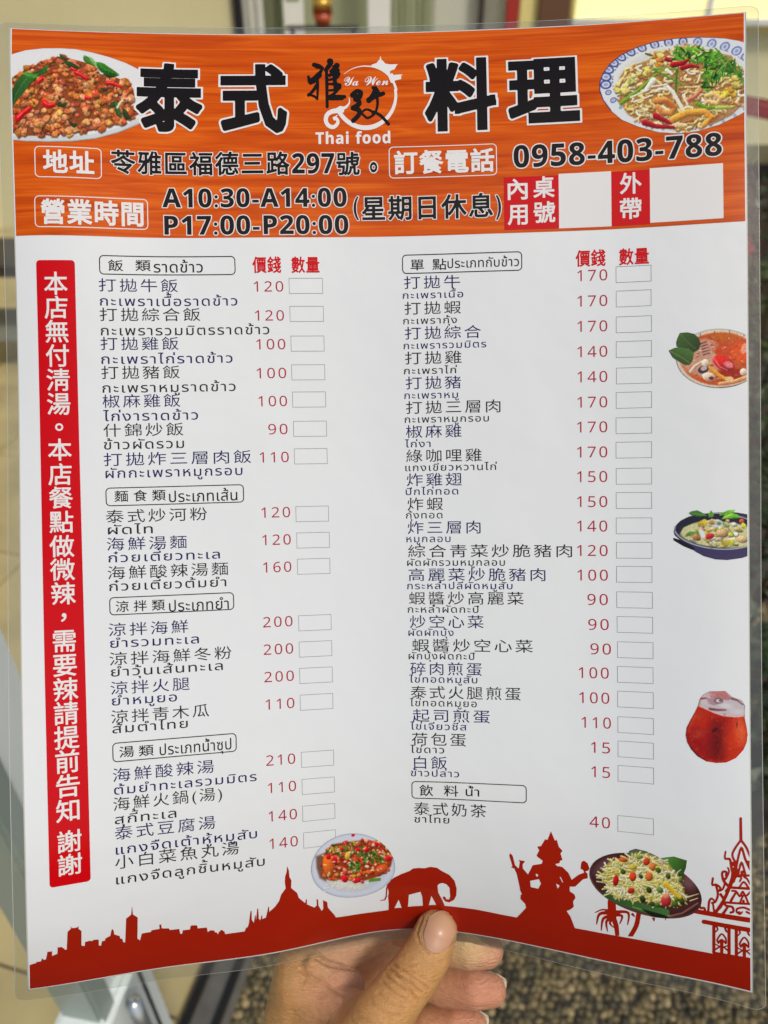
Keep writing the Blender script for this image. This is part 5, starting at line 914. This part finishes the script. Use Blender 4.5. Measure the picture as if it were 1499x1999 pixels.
def peb_mat():
    m = mat("river_pebbles", (.2, .17, .1), .5); n = m.node_tree; p = n.nodes["Principled BSDF"]; g = n.nodes.new("ShaderNodeNewGeometry"); r = n.nodes.new("ShaderNodeValToRGB"); r.color_ramp.interpolation = 'LINEAR'
    cs = [(.03, .025, .012), (.08, .064, .028), (.15, .115, .048), (.24, .18, .075), (.09, .08, .04), (.42, .32, .15)]
    r.color_ramp.elements[0].color = (*cs[0], 1); r.color_ramp.elements[1].color = (*cs[-1], 1)
    for k in range(1, 5): e_ = r.color_ramp.elements.new(k / 5); e_.color = (*cs[k], 1)
    n.links.new(g.outputs['Random Per Island'], r.inputs[0]); n.links.new(r.outputs[0], p.inputs['Base Color']); return m
GR = mesh_obj("ground", [(-40, -20, 0), (40, -20, 0), (40, 60, 0), (-40, 60, 0)], [(0, 1, 2, 3)], M_CEM); tag(GR, "dark cement ground", kind='structure')
# sill line between tiled floor (left) and pebble floor (right)
K0, K1 = ground(362, 1999), ground(411, 1881); KD = (K1 - K0).normalized(); KN = Vector((KD.y, -KD.x, 0))
def kpt(s_, o_, z=0.): p = K0 + KD * s_ + KN * o_; return (p.x, p.y, z)
base_ico = bmesh.new(); bmesh.ops.create_icosphere(base_ico, subdivisions=1, radius=1); bv = np.array([v.co[:] for v in base_ico.verts]); bf = np.array([[v.index for v in f.verts] for f in base_ico.faces]); base_ico.free()
bm2 = bmesh.new(); bmesh.ops.create_icosphere(bm2, subdivisions=2, radius=1); bv = np.array([v.co[:] for v in bm2.verts]); bf = np.array([[v.index for v in f.verts] for f in bm2.faces]); bm2.free()
PV = []; PF = []; n0 = 0; cell = .0118
for iy in range(int(1.15 / cell)):
    for ix in range(int(1.5 / cell)):
        x = -.28 + ix * cell + (iy % 2) * cell / 2 + random.uniform(-.003, .003); y = .36 + iy * cell * .9 + random.uniform(-.003, .003)
        o_ = (Vector((x, y, 0)) - K0).dot(KN)
        if o_ < .055 or abs(x) > .30 + y * .72: continue
        s3 = np.array([random.uniform(.0045, .0095), random.uniform(.0042, .007), random.uniform(.003, .0055)]); t = random.uniform(0, 6.28)
        v = bv * s3 * (1 + .12 * np.sin(bv * 3 + random.uniform(0, 6))); v = np.stack([v[:, 0] * math.cos(t) - v[:, 1] * math.sin(t) + x, v[:, 0] * math.sin(t) + v[:, 1] * math.cos(t) + y, v[:, 2] + random.uniform(.0002, .002)], 1)
        PV.append(v); PF.append(bf + n0); n0 += len(v)
o = mesh_obj("pebble_floor", np.concatenate(PV), np.concatenate(PF).tolist(), peb_mat(), smooth=True); tag(o, "washed pebble floor of small olive and tan stones", kind='stuff')
M_TAN = mat("tan_floor_tile", (.52, .42, .19), .45, noise=(5, .25, (1, 1, 1)), bump=(30, .15)); M_GROUT = mat("floor_grout", (.2, .17, .1), .8)
P_ = [kpt(-2, -.0), kpt(9, -.0), kpt(9, -7), kpt(-2, -7)]
IN = mesh_obj("indoor_floor", [(p[0], p[1], .004) for p in P_], [(0, 1, 2, 3)], M_GROUT); tag(IN, "grout bed of the tiled floor", kind='structure')
tm = None
for i in range(-3, 14):
    for j in range(0, 8):
        s0, o0 = i * .45, -(j + 1) * .45 - .01
        c = K0 + KD * (s0 + .225) + KN * (o0 + .225)
        r_ = c.length
        if tm is None:
            bm = bmesh.new(); box_bm(bm, -.2225, .2225, -.2225, .2225, 0, .008, .001); tm = bpy.data.meshes.new("floor_tile"); bm.to_mesh(tm); bm.free(); tm.materials.append(M_TAN)
        o = bpy.data.objects.new("floor_tile", tm); o.location = (c.x, c.y, .004); o.rotation_euler = (0, 0, math.atan2(KD.y, KD.x)); link(o)
        o.parent = IN
M_RAIL = mat("dark_bronze_aluminium", (.035, .033, .028), .4, metal=.6); M_ALU = mat("worn_aluminium", (.30, .27, .2), .35, metal=.7, noise=(30, .2, (1, 1, 1)))
TR = empty("door_track", kpt(0, .03), label="worn sliding door track with dark rails between tan tiles and pebble floor", cat="door track")
TR.rotation_euler = (0, 0, math.atan2(KD.y, KD.x))
bobj("track_bed", lambda bm: box_bm(bm, -1.5, 5, -.035, .035, 0, .012, .002), M_ALU, TR)
for y_ in (.026, -.018):
    bobj("rail", lambda bm: box_bm(bm, -1.5, 5, y_ - .006, y_ + .006, .012, .02, .001), M_RAIL, TR)
# pale painted post close by, on the left
def vray(px, py, y): p = wallpt(px, py, y); return Vector((p.x, p.y, 0))
A1, B1 = vray(0, 1200, .36), vray(0, 1570, .30)
M_POST = mat("pale_green_white_paint", (.86, .92, .88), .35, spec=.6, noise=(4, .06, (1, 1, 1))); M_CHR = mat("brushed_steel", (.62, .64, .62), .22, metal=.9)
PO = empty("display_cabinet", ((A1 + B1) / 2), label="pale painted cabinet side with steel foot, left of the menu", cat="cabinet")
d = A1 - B1; PO.rotation_euler = (0, 0, math.atan2(d.y, d.x)); L_ = d.length
bobj("side_panel", lambda bm: box_bm(bm, -L_ / 2, L_ / 2, 0, .03, .10, 1.02, .004), M_POST, PO)
bobj("corner_trim", lambda bm: box_bm(bm, -L_ / 2 - .012, -L_ / 2 + .012, -.006, .036, .06, 1.03, .003), mat("sage_trim", (.30, .36, .31), .4), PO)
bobj("steel_foot", lambda bm: (cyl(bm, (-L_ / 2, .015, 0), (-L_ / 2, .015, .1), .016, .012), cyl(bm, (L_ / 2 - .02, .015, 0), (L_ / 2 - .02, .015, .1), .016, .012)), M_CHR, PO, smooth=True)
bobj("base_rail", lambda bm: box_bm(bm, -L_ / 2, L_ / 2, -.004, .034, .085, .1, .002), M_CHR, PO)
zb = CAMH + ray(60, 1945).z / ray(60, 1945).y * .31
bobj("drawer_front", lambda bm: box_bm(bm, -L_ / 2 - .05, L_ / 2 + .004, -.012, .04, zb - .30, zb, .006), M_POST, PO)
bobj("steel_handle", lambda bm: cyl(bm, (-L_ / 2 + .006, -.03, zb - .16), (-L_ / 2 + .006, -.03, zb + .012), .007, .007, 16), M_CHR, PO, smooth=True)
bobj("dark_shade_strip", lambda bm: box_bm(bm, -L_ / 2 + .040, -L_ / 2 + .0425, -.016, -.011, zb - .30, zb + .01, .001), M_RAIL, PO)  # dark strips added as the shadow and reflection stripes on the panel
bobj("dark_shade_strip", lambda bm: box_bm(bm, -L_ / 2 - .02, -L_ / 2 - .012, -.016, -.011, zb - .30, zb - .004, .001), M_RAIL, PO)
# walls
M_CREAM = mat("cream_wall_paint", (.72, .65, .37), .8, noise=(1.2, .08, (1, 1, 1)))
xw = wallpt(456, 30, 5).x
o = bobj("cream_wall", lambda bm: box_bm(bm, -7, xw, 5, 5.2, 0, 3.2, .01), M_CREAM); tag(o, "plain cream wall to the left of the doorway", "wall")
M_DK = mat("dark_brown_wood", (.05, .038, .028), .5, noise=(8, .3, (1, 1, 8)))
def bench():
    t = empty("wooden_bench", ground(-60, 700), label="low dark wooden bench in front of the cream wall", cat="bench"); 
    bobj("bench_top", lambda bm: box_bm(bm, -.9, .62, -.2, .2, .40, .44, .006), M_DK, t)
    for x in (-.8, .5): bobj("leg", lambda bm: box_bm(bm, x - .03, x + .03, -.18, .18, 0, .40, .004), M_DK, t)
    bobj("lower_shelf", lambda bm: box_bm(bm, -.77, .47, -.16, .16, .14, .16, .003), mat("grey_shelf", (.25, .25, .2), .6), t)
bench()
# doorway with posts, curtains and shelves of jars, seen over the menu's top edge
def upright(name, label, cat, px0, px1, y, m, z1=2.6, depth=.05, wavy=False, z0=0.):
    x0, x1 = wallpt(px0, 30, y).x, wallpt(px1, 30, y).x
    if not wavy:
        o = bobj(name, lambda bm: box_bm(bm, x0, x1, y, y + depth, z0, z1, .004), m)
    else:
        n = 24; V = [(x0 + (x1 - x0) * i / n, y + .025 * math.sin(i * 1.9) + d_, z) for d_ in (0, .01) for z in (z0, z1) for i in range(n + 1)]
        w_ = n + 1; F = [(i, i + 1, w_ + i + 1, w_ + i) for i in range(n)] + [(2 * w_ + i + 1, 2 * w_ + i, 3 * w_ + i, 3 * w_ + i + 1) for i in range(n)]
        o = mesh_obj(name, V, F, m, smooth=True)
    tag(o, label, cat, 'curtains in the doorway' if cat == 'curtain' else None); return o
M_BLACKF = mat("black_door_frame", (.012, .012, .012), .35); M_WCLOTH = mat("white_curtain_cloth", (.88, .88, .80), .8); M_GC = mat("grey_green_cloth", (.42, .45, .27), .8); M_LG = mat("pale_grey_paint", (.66, .66, .52), .6)
upright("door_frame", "thin black upright of the door frame beside the cream wall", "door frame", 456, 472, 4.95, M_BLACKF)
upright("curtain", "white curtain hanging beside the black door frame", "curtain", 474, 512, 5.3, M_WCLOTH, wavy=True)
upright("curtain", "grey green curtain left of the poster", "curtain", 512, 552, 5.45, M_GC, wavy=True)
o = upright("poster_board", "white poster board with a green patch", "poster", 553, 592, 5.3, M_WCLOTH)
xg, xh = wallpt(560, 30, 5.3).x, wallpt(585, 30, 5.3).x
bobj("green_patch", lambda bm: box_bm(bm, xg, xh, 5.294, 5.299, 1.22, 1.32), mat("green_print", (.25, .42, .10), .6), o)
upright("panel", "grey green panel behind the orange jar", "panel", 592, 720, 5.6, M_GC)
upright("post", "white post standing right of the orange jar", "post", 718, 762, 5.3, M_WCLOTH)
upright("curtain", "grey curtain between the white post and the pale door", "curtain", 762, 846, 5.5, M_GC, wavy=True)
upright("door_leaf", "pale grey door leaf with a dark bar", "door", 846, 984, 5.55, M_LG)
xb = wallpt(935, 30, 5.5).x
upright("dark_bar", "narrow dark bar standing in front of the pale door", "bar", 934, 944, 5.45, M_DK)
upright("red_post", "narrow red post right of the pale door", "post", 988, 1012, 5.3, mat("red_paint", (.45, .03, .02), .4))
M_YEL = mat("bright_yellow_wall", (.92, .82, .30), .8)
upright("yellow_strip", "bright yellow strip beside the red post", "banner", 1014, 1050, 5.35, M_YEL)
upright("wood_column", "dark brown wooden column left of the yellow wall", "column", 1052, 1112, 5.3, mat("brown_wood", (.16, .07, .03), .5))
x2 = wallpt(1112, 30, 5.8).x
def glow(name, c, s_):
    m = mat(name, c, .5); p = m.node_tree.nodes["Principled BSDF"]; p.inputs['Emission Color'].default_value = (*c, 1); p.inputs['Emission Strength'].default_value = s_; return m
wz = empty("glowing_wall_panel", (x2 + 1.2, 5.72, 0), label="added glowing yellow panel standing in for sunlight on the pale yellow wall", cat="glowing panel")
bobj("glow_pane", lambda bm: box_bm(bm, -1.18, 1.3, 0, .03, 1.12, 2.2), glow("yellow_glow_pane", (.95, .86, .42), .7), wz)  # added glowing pane with frame and bars, brightens the sunlit yellow wall
for z_ in (1.08, 2.2): bobj("glow_pane_frame", lambda bm: box_bm(bm, -1.2, 1.32, -.02, .05, z_, z_ + .04, .004), M_WCLOTH, wz)
for x_ in (-.35, .5): bobj("glow_pane_bar", lambda bm: box_bm(bm, x_, x_ + .04, -.015, .04, 1.12, 2.2, .004), M_WCLOTH, wz)
o = bobj("yellow_wall", lambda bm: box_bm(bm, x2, x2 + 6, 5.8, 6, 0, 3.2, .01), mat("pale_yellow_wall", (.84, .78, .46), .8, noise=(2, .06, (1, 1, 1)))); tag(o, "pale yellow wall at the far right, lit brightly", "wall")
o = bobj("back_wall", lambda bm: box_bm(bm, xw, x2, 6.2, 6.4, 0, 3.2, .01), mat("grey_back_wall", (.25, .25, .19), .8)); tag(o, "grey wall deep inside the doorway", "wall")
sh = empty("shelf", (0, 0, 0), label="thin shelf carrying the orange and gold jar", cat="shelf"); pj = wallpt(630, 45, 4.9)
bobj("shelf_board", lambda bm: box_bm(bm, pj.x - .2, pj.x + .2, 4.8, 5.0, pj.z - .03, pj.z - .012, .003), M_DK, sh)
for x in (-.17, .17): bobj("shelf_leg", lambda bm: box_bm(bm, pj.x + x - .01, pj.x + x + .01, 4.88, 4.92, 0, pj.z - .03), M_DK, sh)
jr = empty("jar", (pj.x, 4.9, pj.z - .012), label="orange jar with gold band on the thin shelf", cat="jar")
bobj("jar_body", lambda bm: (cyl(bm, (0, 0, 0), (0, 0, .05), .035, .055, 20), cyl(bm, (0, 0, .05), (0, 0, .19), .055, .05, 20)), mat("orange_glaze", (.55, .09, .02), .25), jr, smooth=True)
bobj("gold_band", lambda bm: cyl(bm, (0, 0, .08), (0, 0, .12), .0565, .0545, 20), mat("gold_paint", (.7, .45, .08), .3, metal=.6), jr, smooth=True)
bobj("lid", lambda bm: cyl(bm, (0, 0, .19), (0, 0, .23), .052, .02, 20), mat("dark_red_lid", (.25, .03, .02), .35), jr, smooth=True)
# right side: dark cabinet, red awning edge, potted shrubs
xr = wallpt(1462, 300, 3.2)
cb = empty("wooden_cabinet", (xr.x + .9, 3.3, 0), label="dark brown wooden cabinet behind the potted shrubs", cat="cabinet")
zt = wallpt(1480, 330, 3.2).z
bobj("cabinet_body", lambda bm: box_bm(bm, -1.0, 1.6, 0, .5, 0, zt, .01), M_DK, cb)
bobj("cabinet_door", lambda bm: box_bm(bm, -.95, .1, -.02, -.001, .08, zt - .06, .005), mat("dark_umber_wood", (.07, .045, .03), .5, noise=(6, .3, (1, 1, 6))), cb)
bobj("cabinet_door", lambda bm: box_bm(bm, .13, 1.2, -.02, -.001, .08, zt - .06, .005), mat("dark_umber_wood", (.07, .045, .03), .5, noise=(6, .3, (1, 1, 6))), cb)
M_REDF = mat("dark_red_cloth", (.22, .015, .02), .7)
zt2 = wallpt(1480, 215, 3.1).z
bl = mesh_obj("red_cloth", [(xr.x - .12, 3.15, zt2 + .03), (xr.x + 1.6, 3.15, zt2 - .3), (xr.x + 1.6, 3.6, zt2 - .3), (xr.x - .12, 3.6, zt2 + .03), (xr.x - .12, 3.13, zt2 - .015), (xr.x + 1.6, 3.13, zt), (xr.x + 1.6, 3.62, zt), (xr.x - .12, 3.62, zt2 - .015)], [(0, 1, 2, 3), (0, 4, 5, 1), (1, 5, 6, 2), (2, 6, 7, 3), (3, 7, 4, 0)], M_REDF); tag(bl, "dark red cloth slanting over the dark cabinet", "cloth")
def leafmat(n, c): return mat(n, c, .45, noise=(30, .3, (1, 1, 1)))
LM = [leafmat("dark_leaf", (.05, .075, .03)), leafmat("olive_leaf", (.09, .12, .03)), leafmat("fresh_leaf", (.12, .2, .04))]
def shrub(loc, h, r, lm, label, flowers=0, potm=None):
    t = empty("potted_shrub", loc, label=label, cat="plant", group="potted shrubs beside the pebble floor")
    bobj("pot", lambda bm: (cyl(bm, (0, 0, 0), (0, 0, .16), .07, .10, 24), cyl(bm, (0, 0, .16), (0, 0, .18), .11, .11, 24)), potm or M_DK, t, smooth=False)
    def tr(bm):
        for k in range(7): a_ = k * .9; cyl(bm, (0, 0, .17), (r * .6 * math.cos(a_), r * .6 * math.sin(a_), h * random.uniform(.7, .95)), .008, .003, 6)
    bobj("stem", tr, mat("brown_stem", (.09, .06, .03), .7), t)
    V = []; F = []
    for k in range(420):
        a_ = random.uniform(0, 6.28); e_ = math.acos(random.uniform(-1, 1)); rr = r * random.uniform(.35, 1.05) * (1 + .2 * math.sin(3 * a_)); c = Vector((rr * math.sin(e_) * math.cos(a_), rr * math.sin(e_) * math.sin(a_), h * .68 + (h * .42) * math.cos(e_) * random.uniform(.5, 1)))
        d_ = Vector((random.gauss(0, 1), random.gauss(0, 1), random.gauss(.2, .6))).normalized(); s_ = d_.cross(Vector((random.gauss(0, 1), random.gauss(0, 1), 1))).normalized(); L = random.uniform(.02, .045); W_ = L * .35; n_ = d_.cross(s_) * L * .15
        b0_ = len(V); V += [c, c + d_ * L * .4 + s_ * W_ + n_, c + d_ * L, c + d_ * L * .4 - s_ * W_ + n_, c + d_ * L * .45 - n_]; F += [(b0_, b0_ + 1, b0_ + 4), (b0_ + 1, b0_ + 2, b0_ + 4), (b0_ + 2, b0_ + 3, b0_ + 4), (b0_ + 3, b0_, b0_ + 4)]
    o = mesh_obj("foliage", V, F, lm, t); tag(o, kind='stuff')
    for k in range(flowers):
        a_ = random.uniform(2.4, 5.0); c = (r * 1.0 * math.cos(a_), r * 1.0 * math.sin(a_), h * random.uniform(.55, .95))
        def fl(bm):
            for q_ in range(5):
                t_ = q_ * 1.2566; v = [bm.verts.new((c[0] + x * math.cos(t_) - y * math.sin(t_), c[1] - .01, c[2] + x * math.sin(t_) + y * math.cos(t_))) for x, y in ((0, 0), (.02, .012), (.034, 0), (.02, -.012))]; bm.faces.new(v)
        bobj("flower", fl, mat("crimson_petals", (.5, .02, .05), .5), t)
def onray(px, py, dist, z=0.): r = ray(px, py); h_ = math.hypot(r.x, r.y); return Vector((r.x / h_ * dist, r.y / h_ * dist, z))
shrub(onray(1545, 900, 1.25), .72, .17, LM[0], "dark leafy shrub in a low pot, nearest to the menu", 0)
shrub(onray(1530, 700, 1.75), .88, .19, LM[1], "olive green shrub in a pot behind the nearest one", 0)
shrub(onray(1535, 600, 2.3), .95, .22, LM[0], "tall dark shrub with crimson flowers in front of the cabinet", 7)
shrub(onray(1600, 1100, .98), .45, .15, LM[0], "small dark shrub at the edge of the pebble floor", 0)
